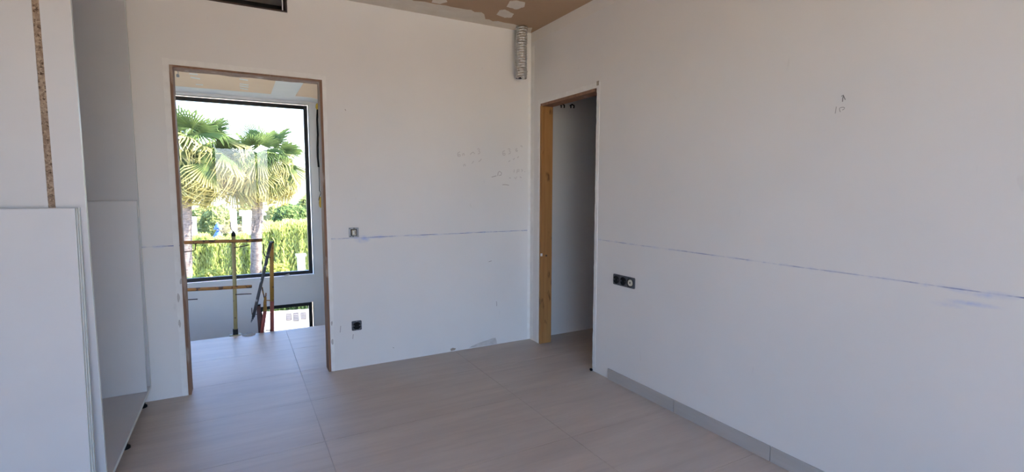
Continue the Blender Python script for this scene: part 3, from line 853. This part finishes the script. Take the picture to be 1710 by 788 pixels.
# board leaning inside against the far side panel
M_MEL2 = simple('lit_melamine', (0.66, 0.66, 0.66), (0.64, 0.64, 0.645), 5, rough=0.4)  # whiter base colour stands in for extra light on the tilted board
def leaning_board(name, label, x0, x1, yb, yt, z0, length, thick, group=None, mat=M_MEL):
    """bottom front edge at (yb, z0); leans so that its top back touches y = yt"""
    th = math.asin((yt-yb-thick)/length)
    e = empty(name, (x0, yb, z0)); tag(e, label, 'board', group)
    m = Matrix.Rotation(-th, 4, 'X')
    bm = bmesh.new(); box(bm, 0, x1-x0-0.0012, 0, thick, 0, length, bev=0.0008, mtx=m); obj('panel', bm, mat, e)
    bm = bmesh.new(); box(bm, x1-x0-0.0012, x1-x0, 0, thick, 0, length, mtx=m); obj('edge_band', bm, M_MELE, e)
    return e
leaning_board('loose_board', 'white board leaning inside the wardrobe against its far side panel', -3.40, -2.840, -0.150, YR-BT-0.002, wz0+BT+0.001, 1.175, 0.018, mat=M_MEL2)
# stack of boards standing in front of the near side panel
bt = 0.0165
tops = [-2.842, -2.846, -2.850]
labs = ['white board nearest the wardrobe in the leaning stack of three', 'middle white board of the leaning stack of three', 'front white board of the leaning stack, hiding the other two']
for k in range(3):
    yb = YN-0.085-0.018*k-bt
    leaning_board('loose_board', labs[k], -3.42+0.002*k, -2.852-0.003*k, yb, YN-0.003-0.018*k, 0.001, 1.289-0.001*k, bt, 'white boards stacked against the wardrobe side')

# ------------------------------------------------------------------ guard posts at the edge of the landing
GY = 1.432
def G(px, py, y=GY):
    return at(px, py, 1, y)
def rel(pts, o): return [Vector(p)-o.location for p in pts]
def rod(o, pts, r=0.0045, name='rail_hook', mat=M_RUSTB):
    return obj(name, T(rel(pts, o), r, 6), mat, o, True)
def clamp(o, x, mat=M_RUSTB):
    # screw clamp gripping the slab edge
    bm = bmesh.new()
    lx, ly = x-o.location.x, 0
    box(bm, lx-0.022, lx+0.022, EDGE+0.003-GY, GY-GY+0.016, -0.33, -0.27)
    box(bm, lx-0.018, lx+0.018, -0.012, 0.016, -0.33, 0.012)
    obj('slab_clamp', bm, mat, o)
# post 1 : tan tube with black cap, hook on top and side hooks
p_top, p_bot = G(389.8, 391), G(393.2, 552)
e = empty('guard_post', (p_bot.x, GY, 0)); tag(e, 'tan guard post carrying two rails in the middle of the doorway', 'guard post')
px_ = (p_top.x+p_bot.x)/2
pt1 = Vector((p_top.x, GY, p_top.z)); pb1 = Vector((p_bot.x, GY, -0.06))
obj('post_tube', T(rel([pb1, pt1], e), 0.0165, 12), M_TAN, e, True)
bm = bmesh.new(); d = (pt1-pb1).normalized(); tube(bm, rel([pt1-d*0.02, pt1+d*0.006, pt1+d*0.03], e), [0.0185, 0.0175, 0.004], 10); obj('post_cap', bm, M_BLACKP, e, True)
obj('post_base', B(-0.022, 0.022, -0.022, 0.022, 0.002, 0.055, bev=0.003), M_BLACKP, e)
obj('foot_plate', B(-0.05, 0.045, -0.034, 0.02, -0.002, 0.006), M_TAN, e)
clamp(e, p_bot.x)
yh = GY-0.02
rod(e, [pt1+Vector((0, 0, 0.02)), G(386, 382.5), G(384.8, 378), G(384.4, 370.5)], 0.004)
rod(e, [G(391, 413.8, yh), G(404, 411.5, yh), G(416.5, 409, yh)], 0.0045)
rod(e, [G(393, 491.8, yh), G(407, 491, yh), G(420, 490.5, yh)], 0.0045)
# left post (only its hooks reach into the doorway view)
pl = G(296, 470)
e = empty('guard_post', (pl.x, GY, 0)); tag(e, 'guard post mostly hidden behind the left door jamb', 'guard post')
obj('post_tube', T([(0, 0, -0.06), (0.0, 0, 0.98)], 0.0165, 12), M_TAN, e, True)
clamp(e, pl.x)
rod(e, [Vector((pl.x, GY, G(308, 420.5).z)), G(308, 420.5), G(323, 419), G(326, 417), G(326.8, 407)], 0.0045)
rod(e, [Vector((pl.x, GY, G(313, 500.4).z)), G(313, 500.4), G(330, 499.4)], 0.0045)
# two rails
def rail(label, a, b, r, mat, seed):
    a, b = Vector(a), Vector(b)
    e = empty('guard_rail', a); tag(e, label, 'rail')
    d = (b-a)
    n = 10
    rr = random.Random(seed)
    pts = [a + d*(k/n) + Vector((0, 0, rr.uniform(-0.002, 0.002))) - a for k in range(n+1)]
    obj('rail_tube', T(pts, r, 10), mat, e, True)
    dn = d.normalized()
    obj('rail_end', T([d-dn*0.002, d+dn*0.004], r*0.8, 10), M_RUSTB, e)
    return e
yr = GY-0.036
a, b = G(307, 405, yr), G(438, 401, yr)
rail('upper rusty orange rail crossing the doorway view', a+(a-b).normalized()*0.45, b, 0.0155, M_RAIL, 1)
a, b = G(313, 484, yr), G(420, 478.2, yr)
rail('lower rusty orange rail below the window sill', a+(a-b).normalized()*0.45, b, 0.0155, M_RAIL, 2)
# post 2 : yellow tube, red at the foot
a, b = G(453.6, 405), G(454.2, 553)
e = empty('guard_post', (b.x, GY, 0)); tag(e, 'yellow guard post right of the rails, red paint at its foot', 'guard post')
top, bot = Vector((a.x, GY, a.z)), Vector((b.x, GY, -0.06))
mid = top.lerp(bot, 0.62)
obj('post_tube', T(rel([mid, top], e), 0.018, 12), M_YPOST, e, True)
obj('post_foot_tube', T(rel([bot, mid], e), 0.0182, 12), M_RED, e, True)
obj('post_cap', T(rel([top-Vector((0, 0, 0.004)), top+Vector((0, 0, 0.012))], e), 0.0195, 10), M_BLACKP, e)
clamp(e, b.x)
rod(e, [G(439.8, 407, yh), G(440, 420, yh), G(442, 427, yh), G(445, 429.5, yh), G(452, 430, yh)], 0.005)
rod(e, [G(437, 479, yh), G(440, 491, yh), G(442, 501.5, yh), G(453, 501.5, yh)], 0.005, mat=M_RAIL)
rod(e, [G(453, 551.5, yh), G(444, 551.5, yh), G(441.5, 554, yh), G(441.5, 558, yh)], 0.004)
# diagonal speckled prop
a, b = G(452.5, 404, GY-0.09), G(423, 529, GY-0.09)
e = empty('diagonal_prop', b); tag(e, 'black speckled prop leaning diagonally against the yellow post', 'prop')
obj('prop_tube', T([Vector((0, 0, 0)), a-b], 0.0135, 10), M_SPECK, e, True)
obj('prop_tip', T([G(419.5, 538, GY-0.09)-b, Vector((0, 0, 0))], [0.004, 0.011], 8), M_SPECK, e, True)
obj('prop_pin', T([G(420.5, 514, GY-0.09)-b, G(421, 525, GY-0.09)-b, G(429, 524.5, GY-0.09)-b], 0.004, 6), M_RUSTB, e, True)
# post 3 : short dark brown tube ; post 4 : red tube with forked yellow top
a, b = G(431.5, 510), G(435.5, 556)
e = empty('guard_post', (b.x, GY, 0)); tag(e, 'short dark brown tube standing at the foot of the diagonal prop', 'guard post')
obj('post_tube', T(rel([Vector((b.x, GY, -0.06)), Vector((a.x, GY, a.z))], e), 0.0185, 12), simple('dark_brown_paint', (0.055, 0.025, 0.02), (0.09, 0.03, 0.025), 9, rough=0.6), e, True)
obj('post_cap', T(rel([Vector((a.x, GY, a.z)), Vector((a.x, GY, a.z+0.012))], e), 0.02, 10), M_BLACKP, e)
clamp(e, b.x)
y4 = GY-0.045
a, b, c_ = G(442.5, 505, y4), G(437.5, 555, y4), G(442.5, 519, y4)
e = empty('guard_post', (b.x, y4, 0)); tag(e, 'slanting red tube with a forked yellow top between the dark and yellow posts', 'guard post')
obj('post_tube', T(rel([Vector((b.x, y4, 0.004)), c_], e), 0.0165, 12), M_RED, e, True)
obj('fork_plate', T(rel([c_, a, G(443.2, 496, y4)], e), [0.0165, 0.014, 0.010], 8), M_YPOST, e, True)
obj('fork_prong', T(rel([G(442.4, 500, y4), G(439.5, 489, y4), G(437.6, 479, y4)], e), 0.0055, 6), M_RAIL, e, True)
obj('fork_prong', T(rel([G(442.8, 500, y4), G(444, 494, y4), G(444.2, 489, y4)], e), 0.0055, 6), M_RAIL, e, True)
# heap of mortar at the slab edge
pm = at(415, 556.5, 2, 0.0)
bm = bmesh.new(); rr = random.Random(3)
bmesh.ops.create_icosphere(bm, subdivisions=3, radius=1.0)
for v in bm.verts:
    n = mnoise.noise(v.co*2.3)*0.25
    v.co = Vector((v.co.x*0.055*(1+n), v.co.y*0.03*(1+n), max(v.co.z, 0)*0.022*(1+n)))
mh = obj('mortar_heap', bm, M_CEMENT, None, True, loc=(pm.x, EDGE-0.035, 0.0)); tag(mh, 'small grey heap of mortar on the landing edge', 'debris')

# ------------------------------------------------------------------ cables
FC = FARY-0.012
e0 = at(530, 177, 1, FC)
e = empty('hanging_cable', (e0.x, FC, HL)); tag(e, 'black cable hanging in foam blobs beside the tall window', 'cable')
pts = [at(530.2, 183, 1, FC), at(529.6, 200, 1, FC-0.01), at(530.8, 225, 1, FC-0.016), at(530.3, 245, 1, FC-0.012), at(530.6, 262, 1, FC-0.01), at(532.2, 279, 1, FC)]
obj('conduit', T(rel(pts, e), 0.0125, 8), M_BLACKP, e, True)
obj('wire', T(rel([at(532.2, 278, 1, FC), at(533, 300, 1, FC-0.006), at(533.4, 318, 1, FC-0.008), at(535.8, 322, 1, FC-0.008), at(533, 330, 1, FC-0.008), at(532.2, 334.5, 1, FC)], e), 0.004, 6), M_BLACKP, e, True)
for (px, py, rx, rz) in ((530, 178, 0.022, 0.045), (535.3, 338, 0.020, 0.075)):
    bm = bmesh.new(); bmesh.ops.create_icosphere(bm, subdivisions=3, radius=1)
    for v in bm.verts:
        n = 1+0.25*mnoise.noise(v.co*2.1+Vector((px, 0, 0)))
        v.co = Vector((v.co.x*rx*n, v.co.y*0.02*n, v.co.z*rz*n))
    pp = at(px, py, 1, FC)
    obj('foam_blob', bm, M_YELLOW, e, True, loc=pp-e.location)
c = at(296.5, 118, 2, HL)
e = empty('ceiling_wire', (c.x, c.y, HL)); tag(e, 'short grey wire with connector hanging from the landing ceiling', 'wire')
obj('wire', T([(0, 0, 0), (0.004, 0, -0.02), (0, 0, -0.035)], 0.003, 6), M_STEEL, e, True)
obj('connector', B(-0.012, 0.012, -0.012, 0.012, -0.062, -0.034, bev=0.004), M_STEEL, e)
# two cable ends in the side room
for k, (px, py) in enumerate(((936, 177), (952, 177.5))):
    c = at(px, py, 1, 0.0)
    e = empty('cable_stub', (c.x, -0.001, c.z))
    tag(e, ['curled black cable end on the dark wall, nearer the orange jamb', 'curled black cable end on the dark wall, farther from the orange jamb'][k], 'cable', 'cable ends in the side room')
    obj('cable', T([(0, 0.001, 0.006), (0.0, -0.03, 0.012), (0.012, -0.045, 0.0), (0.012, -0.04, -0.022)], 0.006, 8), M_BLACKP, e, True)
    obj('cable', T([(0, 0.001, 0.004), (-0.008, -0.025, 0.006), (-0.016, -0.035, -0.006), (-0.014, -0.03, -0.022)], 0.005, 8), M_BLACKP, e, True)
# little black rubber piece at the foot of the side-room doorway
c = at(991, 614.5, 0, -0.012)
bm = bmesh.new()
tube(bm, [(0, 0.012, 0.012), (0.0, 0.0, 0.010), (-0.004, -0.012, 0.012)], [0.007, 0.0115, 0.008], 10)
o = obj('rubber_stop', bm, M_BLACKP, None, True, loc=(-0.014, RY0-0.004, 0.0)); tag(o, 'small black rubber piece on the floor at the doorway corner', 'debris')

# ------------------------------------------------------------------ outdoors
GZ = -3.15
g = obj('ground', B(-90, 90, -60, 120, GZ-0.3, GZ-0.02), M_SOIL)
tag(g, 'dry grassy ground around the house', 'ground', kind='structure')
te = obj('terrace', B(-14, 9, FARY+0.28, 8.6, GZ-0.02, GZ+0.02), M_TERR)
tag(te, 'bright concrete terrace below the stairwell window', 'terrace', kind='structure')
te2 = obj('terrace_front', B(-14, 12, -16, YF-0.2, GZ-0.02, GZ+0.02), M_TERR)
tag(te2, 'bright concrete terrace on the camera side of the house', 'terrace', kind='structure')
bal = obj('bounce_balcony', B(-4.6, 3.5, -12.5, YF-0.2, -0.30, -0.03), simple('bounce_tile', (0.72, 0.57, 0.42), (0.66, 0.51, 0.37), 2, rough=0.8))  # slab added out of view to bounce warm sunlight into the room
tag(bal, 'added unseen balcony slab outside the terrace door', 'bounce_balcony', kind='structure')
te3 = obj('terrace_side', B(-14, LL-0.2, YF-0.2, FARY+0.28, GZ-0.02, GZ+0.02), M_TERR)
tag(te3, 'bright concrete terrace on the left side of the house', 'terrace', kind='structure')

# low white garden wall seen through the lower window, with three louvred vents
ZW = -1.80
w0, w1 = at(420, 523.5, 2, ZW), at(540, 515.8, 2, ZW)
wdir = (w1-w0); wang = math.atan2(wdir.y, wdir.x); wlen = wdir.length
e = empty('garden_wall', (w0.x, w0.y, GZ), wang); tag(e, 'low white garden wall with three vents outside the lower window', 'garden wall')
gwl, gwr = -3.5, wlen+2.0
obj('masonry', B(gwl, gwr, 0, 0.10, 0, ZW-GZ-0.05), M_WHITE, e)
obj('coping', B(gwl, gwr, -0.01, 0.11, ZW-GZ-0.05, ZW-GZ, bev=0.008), M_WHITE, e)
def on_wall(px, py):
    d = CR*((px-PW/2)/FPX) - CU*((py-PH/2)/FPX) + _f
    nrm = Vector((-math.sin(wang), math.cos(wang), 0))
    t_ = (w0-CAM).dot(nrm)/d.dot(nrm)
    p = CAM+d*t_
    return (p-w0).dot(Vector((math.cos(wang), math.sin(wang), 0))), p.z-GZ
for k, (px0, px1, py0, py1) in enumerate(((477.5, 487.3, 523.5, 534.5), (489.5, 499.2, 522.2, 536), (502, 511.7, 521.8, 532.8))):
    u0, z1_ = on_wall(px0, py0); u1, z0_ = on_wall(px1, py1)
    v_ = obj('vent_frame', B(u0, u1, -0.025, 0.0, z0_, z1_, bev=0.004), simple('dark_vent', (0.09, 0.085, 0.085), (0.07, 0.065, 0.065), 9, rough=0.9), e)
    for q_ in range(4):
        zz = z0_ + (z1_-z0_)*(0.2+0.2*q_)
        obj('louvre', B(u0+0.015, u1-0.015, -0.04, -0.024, zz-0.011, zz+0.011), simple('pale_louvre', (0.20, 0.185, 0.18), (0.17, 0.16, 0.155), 6, rough=0.9), v_)
# unseen canopy added under the stairwell window to bounce sunlight onto the landing ceiling
cn = obj('added_canopy', B(LL-0.2, LR+0.4, FARY+0.28, 5.1, -0.21, -0.14), M_TERR)
tag(cn, 'thin unseen canopy below the stairwell window', 'bounce_canopy', kind='structure')

# palms
def fan_mesh(name, rad, nseg, spread, droop, seed, mat, split=0.46):
    """fan blade: hub at origin, blade in +x direction, folded leaflets with drooping split tips"""
    rr = random.Random(seed); bm = bmesh.new()
    hub = bm.verts.new((0, 0, 0))
    for i in range(nseg):
        a = -spread/2 + spread*(i+0.5)/nseg; h = spread/nseg/2
        rl = rad*(0.82+0.18*math.cos(a*0.7))*rr.uniform(0.9, 1.06)
        r1 = rl*split
        def P(r, an, z): return bm.verts.new((math.cos(an)*r, math.sin(an)*r, z))
        z1 = -0.10*rad*abs(a)/2
        l1, m1_, r1_ = P(r1, a-h, z1-0.010), P(r1, a, z1+0.022), P(r1, a+h, z1-0.010)
        dz = -droop*rad*rr.uniform(0.10, 0.28)
        l2, m2, r2 = P(rl*0.80, a-h*0.5, z1+dz*0.6-0.008), P(rl*0.80, a, z1+dz*0.6+0.008), P(rl*0.80, a+h*0.5, z1+dz*0.6-0.008)
        aw = a*(1-0.12*droop)+rr.uniform(-0.10, 0.10)
        tip = P(rl*(1.0-0.25*droop*rr.random()), aw, z1+dz*rr.uniform(1.4, 3.9))
        bm.faces.new((hub, l1, m1_)); bm.faces.new((hub, m1_, r1_))
        bm.faces.new((l1, l2, m2, m1_)); bm.faces.new((m1_, m2, r2, r1_))
        bm.faces.new((l2, tip, m2)); bm.faces.new((m2, tip, r2))
    me = bpy.data.meshes.new(name); bm.to_mesh(me); bm.free(); me.materials.append(mat)
    return me
FANS = [fan_mesh('blade', 0.70, 28, 3.3, 0.45, s, M_FROND) for s in (1, 2, 3)]
DRY = [fan_mesh('blade', 0.85, 22, 2.1, 1.7, s, M_STRAW, 0.30) for s in (4,)] + [fan_mesh('blade', 0.88, 24, 2.3, 1.5, s, M_DROOP, 0.36) for s in (6, 9, 12)]
MIXF = [fan_mesh('blade', 0.85, 26, 2.5, 1.2, s, M_DROOP, 0.38) for s in (7, 8, 10)]
def petiole_mesh(name, mat):
    bm = bmesh.new(); tube(bm, [(0, 0, 0), (0.35, 0, 0.03), (0.72, 0, 0.0)], [0.022, 0.014, 0.010], 6)
    return new_mesh(name, bm, mat, True)
PETG = petiole_mesh('petiole', M_YFROND)
def palm(name, label, base, top_z, lean, seed, n_up, n_mid, n_low, r0=0.20, sc=1.0, aim=()):
    rr = random.Random(seed)
    e = empty(name, base); tag(e, label, 'palm tree', 'fan palms behind the window')
    hgt = top_z-base[2]
    bm = bmesh.new(); pts, rs = [], []
    for k in range(40):
        s = k/39
        pts.append((lean[0]*s*s, lean[1]*s*s, hgt*s)); rs.append(r0*(1.0 - 0.22*s)*(1+0.05*math.sin(k*2.4)+rr.uniform(-0.04, 0.04)))
    tube(bm, pts, rs, 16)
    obj('trunk', bm, M_TRUNK, e, True)
    # stubs of cut leaf bases
    for k in range(46):
        s = rr.uniform(0.55, 0.99); a = rr.uniform(0, 2*math.pi)
        p = Vector((lean[0]*s*s, lean[1]*s*s, hgt*s)); d = Vector((math.cos(a), math.sin(a), 0))
        q_ = p+d*r0*0.75
        obj('leaf_base', T([q_, q_+d*0.05+Vector((0, 0, 0.09))], [0.035, 0.018], 5), M_TRUNK, e)
    crown = Vector((lean[0], lean[1], hgt))
    spec = []
    for k in range(n_up): spec.append((rr.uniform(48, 84), 2*math.pi*(k+rr.random())/n_up, 0))
    for k in range(n_mid): spec.append((rr.uniform(2, 42), 2*math.pi*(k+rr.random())/n_mid, 1))
    for k in range(n_low): spec.append((rr.uniform(-50, 0), 2*math.pi*(k+rr.random()*0.8)/n_low, 2))
    for t_ in aim: spec.append(t_)
    for el, az, kind in spec:
        el = math.radians(el)
        fr = bpy.data.objects.new('frond', PETG); COL.objects.link(fr); fr.parent = e
        ln = rr.uniform(0.85, 1.25)*sc
        fr.location = crown
        fr.rotation_euler = (0, -el, az); fr.scale = (ln, ln, ln)
        pool = FANS if kind == 0 else (MIXF+FANS[:2] if kind == 1 else DRY+MIXF)
        bl = bpy.data.objects.new('leaf_blade', rr.choice(pool)); COL.objects.link(bl); bl.parent = fr
        bl.location = (0.72, 0, 0)
        bl.rotation_euler = (rr.uniform(-0.5, 0.5), rr.uniform(0.1, 0.5) if kind == 0 else (rr.uniform(0.6, 1.25) if kind == 1 else rr.uniform(0.6, 1.1)), rr.uniform(-0.3, 0.3))
    return e
PY = 15.0
pb = at(426, 452, 1, PY); pt = at(434, 276, 1, PY)
palm('fan_palm', 'fan palm with the full trunk in view, right of the window centre', (pb.x, PY, GZ-0.02), pt.z, (pt.x-pb.x, 0.1), 11, 8, 20, 22, 0.19, 1.12)
PY2 = 14.4
pb = at(309, 470, 1, PY2); pt = at(312, 262, 1, PY2)
palm('fan_palm', 'fan palm at the left edge of the window, partly behind the jamb', (pb.x, PY2, GZ-0.02), pt.z, (pt.x-pb.x, 0.0), 23, 8, 20, 22, 0.20, 1.15, ((55, -1.2, 0), (22, -0.1, 1), (6, -0.4, 1), (12, 0.3, 1), (-12, 0.1, 2), (-25, -0.4, 2), (-40, 0.3, 2)))

# foliage masses
def foliage(bm, centre, rad, n, size, seed, flat=0.0, shell=0.75):
    rr = random.Random(seed)
    c = Vector(centre)
    for _ in range(n):
        while True:
            d = Vector((rr.uniform(-1, 1), rr.uniform(-1, 1), rr.uniform(-1, 1)))
            if 0.05 < d.length <= 1: break
        d = d.normalized()*(shell+(1-shell)*rr.random())
        k = 1+0.28*mnoise.noise(d*2.2+Vector((seed*3.1, 0, 0)))
        p = c + Vector((d.x*rad[0]*k, d.y*rad[1]*k, d.z*rad[2]*k))
        u = Vector((rr.uniform(-1, 1), rr.uniform(-1, 1), rr.uniform(-1, 1))).normalized()
        v = u.orthogonal().normalized()
        s = size*rr.uniform(0.6, 1.4)
        bm.faces.new([bm.verts.new(p-u*s*0.6), bm.verts.new(p+v*s*0.4), bm.verts.new(p+u*s*0.8), bm.verts.new(p-v*s*0.4)])
def core(bm, centre, rad, k=0.72):
    r_ = bmesh.ops.create_icosphere(bm, subdivisions=2, radius=1.0)
    for v in r_['verts']:
        n = 1+0.2*mnoise.noise(v.co*2.0+Vector(centre)*0.3)
        v.co = Vector(centre)+Vector((v.co.x*rad[0]*k*n, v.co.y*rad[1]*k*n, v.co.z*rad[2]*k*n))
def raw_obj(name, bm, mat, parent=None):
    me = bpy.data.meshes.new(name); bm.to_mesh(me); bm.free(); me.materials.append(mat)
    o = bpy.data.objects.new(name, me); COL.objects.link(o); o.parent = parent
    return o
def tree(name, label, px, py_top, py_bot, halfw_px, y, mat, seed, n=5000, size=0.18, blobs=6, cat='tree', group='trees beyond the hedge', hide_trunk=False):
    c = at(px, (py_top+py_bot)/2, 1, y); t_ = at(px, py_top, 1, y); b_ = at(px, py_bot, 1, y); wv = at(px+halfw_px, py_top, 1, y).x-t_.x
    e = empty(name, (c.x, y, GZ-0.02)); tag(e, label, cat, group)
    rr = random.Random(seed); bm = bmesh.new(); bc = bmesh.new()
    hz = (t_.z-b_.z)/2
    for k in range(blobs):
        ce2 = Vector((rr.uniform(-0.55, 0.55)*wv, rr.uniform(-0.4, 0.4)*wv, c.z-e.location.z+rr.uniform(-0.4, 0.4)*hz))
        rd2 = (wv*0.55, wv*0.5, hz*0.62)
        foliage(bm, ce2, rd2, n//blobs, size, seed*10+k); core(bc, ce2, rd2)
    raw_obj('foliage', bm, mat, e); raw_obj('inner_foliage', bc, mat, e)
    obj('trunk', T([(0, 0, 0), (0.05, 0, (c.z-e.location.z)*0.6), (0, 0, c.z-e.location.z)], [0.16, 0.12, 0.07], 8), M_BARK, e, True)
    return e
# clipped cypress hedge
HY = 17.0
hl, hr_ = at(200, 400, 1, HY).x, at(620, 380, 1, HY).x
ht = at(400, 404, 1, HY).z; ht2 = at(500, 379, 1, HY).z
def hedge(label, x0, x1, y, z1, dep, seed, n, mat=M_HEDGE, sz=0.12):
    e = empty('clipped_hedge', ((x0+x1)/2, y, GZ-0.02)); tag(e, label, 'hedge', 'hedges behind the palms')
    rr = random.Random(seed); bm = bmesh.new(); cx_ = (x0+x1)/2; hgt = z1-(GZ-0.02)
    for _ in range(n):
        x_ = rr.uniform(x0, x1)-cx_
        side = rr.random()
        lump = 0.16*mnoise.noise(Vector((x_*1.6, seed, 0))) + 0.10*mnoise.noise(Vector((x_*5, seed, 2)))
        if side < 0.72: p = Vector((x_, lump+rr.uniform(-0.10, 0.15) + 0.12*mnoise.noise(Vector((x_*3.2, seed, 9))), rr.uniform(0.3, hgt+lump)))
        else: p = Vector((x_, rr.uniform(0, dep), hgt+lump+rr.uniform(-0.15, 0.10)))
        u = Vector((rr.uniform(-0.5, 0.5), rr.uniform(-0.7, 0.2), 1)).normalized(); v = Vector((rr.uniform(-1, 1), rr.uniform(-1, 1), 0.2)).normalized()
        s = sz*rr.uniform(0.6, 1.5)
        bm.faces.new([bm.verts.new(p-v*s*0.3), bm.verts.new(p+v*s*0.3), bm.verts.new(p+v*s*0.12+u*s*1.6), bm.verts.new(p-v*s*0.12+u*s*1.6)])
    raw_obj('foliage', bm, mat, e)
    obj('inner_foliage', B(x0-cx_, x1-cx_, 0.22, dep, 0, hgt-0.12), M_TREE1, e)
    return e
xm = at(437, 400, 1, HY).x
hedge('clipped green hedge left of the full palm trunk', hl, xm-0.35, HY, ht, 1.2, 1, 24000, sz=0.085)
hedge('taller clipped green hedge right of the full palm trunk', xm, hr_, HY, ht2, 1.2, 2, 24000, sz=0.085)
hedge('low dark green hedge just behind the white garden wall', at(380, 505, 1, 11.0).x-3.0, at(560, 505, 1, 11.0).x+3.0, 11.6, -1.30, 0.8, 3, 16000, M_TREE1, 0.07)
# yellow-green bushes at the hedge foot, seen low in the window
for k, (px, pt_, pb_, hw, y, lab) in enumerate(((470, 438, 462, 30, 14.9, 'yellow-green bush in front of the hedge beside the white box'), (345, 446, 476, 34, 15.4, 'yellow-green bush in front of the hedge below the upper rail'))):
    tree('garden_bush', lab, px, pt_, pb_+24, hw, y, M_BUSH, 40+k, 2600, 0.10, 4, 'bush', 'bushes in front of the hedge')
# white box with a dark cap, like a gate pillar
c0 = at(494, 432, 1, 14.7); c1 = at(511, 428, 1, 14.7)
e = empty('gate_pillar', ((c0.x+c1.x)/2, 14.7, GZ)); tag(e, 'white masonry pillar with flat cap standing before the hedge', 'pillar')
hw = (c1.x-c0.x)/2; zt = at(503, 424, 1, 14.7).z-GZ
obj('shaft', B(-hw*0.72, hw*0.72, -hw*0.72, hw*0.72, 0, zt-0.07), M_WHITE, e)
obj('cap', B(-hw, hw, -hw, hw, zt-0.07, zt, bev=0.015), simple('grey_cap', (0.5, 0.5, 0.5), rough=0.8), e)
# lamp post, parasols, white house, far trees
YB = 26.0
a, b = at(322, 363, 1, 20.0), at(322, 470, 1, 20.0)
e = empty('street_post', (a.x, 20.0, GZ)); tag(e, 'thick white post beyond the hedge near the left palm', 'post')
obj('shaft', T([(0, 0, 0), (0, 0, a.z-GZ)], [0.13, 0.115], 14), M_WHITE, e, True)
obj('cap', T([(0, 0, a.z-GZ), (0, 0, a.z-GZ+0.03)], [0.13, 0.10], 14), M_WHITE, e)
a = at(363, 372, 1, 20.5); s1 = at(363, 383, 1, 20.5); s2 = at(363, 397, 1, 20.5)
e = empty('garden_parasol', (a.x, 20.5, GZ)); tag(e, 'blue two-tier closed parasol on a white pole beyond the hedge', 'parasol')
obj('pole', T([(0, 0, 0), (0, 0, a.z-GZ+0.02)], 0.03, 8), M_WHITE, e, True)
bm = bmesh.new(); lathe(bm, [(0.02, a.z-GZ), (0.10, (a.z+s1.z)/2-GZ), (0.16, s1.z-GZ), (0.03, s1.z-GZ+0.02)], 12); obj('upper_canopy', bm, M_BLUE, e, True)
bm = bmesh.new(); lathe(bm, [(0.05, s1.z-GZ-0.03), (0.12, (s1.z+s2.z)/2-GZ), (0.22, s2.z-GZ), (0.03, s2.z-GZ+0.03)], 12); obj('lower_canopy', bm, M_BLUE, e, True)
a, b = at(366, 372, 1, 20.6), at(347, 350, 1, 20.6)
# white houses
def house(name, label, px0, px1, pyt, pyb, y, dep, chimney=False, roof=True, win=()):
    a, b = at(px0, pyt, 1, y), at(px1, pyt, 1, y)
    e = empty(name, ((a.x+b.x)/2, y, GZ-0.02)); tag(e, label, 'house')
    hx = (b.x-a.x)/2; zt = a.z-e.location.z
    obj('wall', B(-hx, hx, 0, dep, 0, zt), M_WHITE, e)
    if roof:
        bm = bmesh.new(); box(bm, -hx-0.15, hx+0.15, -0.15, dep+0.15, zt, zt+0.10, bev=0.02); obj('roof', bm, M_WHITE, e)
    for (wx0, wx1, wy0, wy1) in win:
        p, q_ = at(wx0, wy0, 1, y), at(wx1, wy1, 1, y)
        w_ = obj('window', B(p.x-e.location.x, q_.x-e.location.x, -0.03, 0.02, q_.z-e.location.z, p.z-e.location.z), M_DARKGL, e)
    return e
house('white_house', 'low white house wall behind the full palm trunk', 405, 439.5, 360, 400, 27.0, 5.0, win=((433.5, 438, 386, 395),))
house('white_tower', 'narrow white tower rising behind the tan guard post', 384, 394.5, 347, 400, 26.0, 1.2, roof=True)
# far trees
tree('leafy_tree', 'dark round tree above the right-hand hedge', 484, 337, 400, 36, 24.0, M_TREE1, 61, 9000, 0.16)
tree('leafy_tree', 'pale tree between the white post and the blue parasol', 345, 344, 430, 30, 30.0, M_TREE2, 62, 7000, 0.2)
tree('leafy_tree', 'pale tree behind the blue parasol and white tower', 374, 340, 430, 24, 33.0, M_TREE2, 63, 6000, 0.2)
tree('leafy_tree', 'pale tree just right of the low white house', 449, 344, 420, 15, 34.0, M_TREE2, 64, 5000, 0.18)
tree('leafy_tree', 'dark tree behind the left palm', 306, 318, 430, 28, 31.0, M_TREE1, 65, 6000, 0.22)
tree('leafy_tree', 'pale tree at the right edge of the window beyond the dark one', 517, 322, 400, 30, 34.0, M_TREE2, 66, 6000, 0.2)
tree('leafy_tree', 'pale tree behind the low white house', 418, 338, 420, 26, 36.0, M_TREE2, 67, 6000, 0.22)
# hills
bm = bmesh.new()
nx, ny = 60, 14; grid = []
for j in range(ny+1):
    row = []
    for i in range(nx+1):
        x_ = -110+200*i/nx; y_ = 60+55*j/ny
        hgt = (j/ny)**1.2*(9.0+2.6*mnoise.noise(Vector((x_*0.03, 1.7, 0)))+1.6*math.exp(-((x_-22)/14)**2)+0.9*mnoise.noise(Vector((x_*0.12, y_*0.1, 4))))
        row.append(bm.verts.new((x_, y_, GZ+hgt-0.1)))
    grid.append(row)
for j in range(ny):
    for i in range(nx): bm.faces.new((grid[j][i], grid[j][i+1], grid[j+1][i+1], grid[j+1][i]))
hobj = obj('hills', bm, M_HILL, None, True); tag(hobj, 'low scrubby hillside on the horizon behind the trees', 'hill', kind='structure')
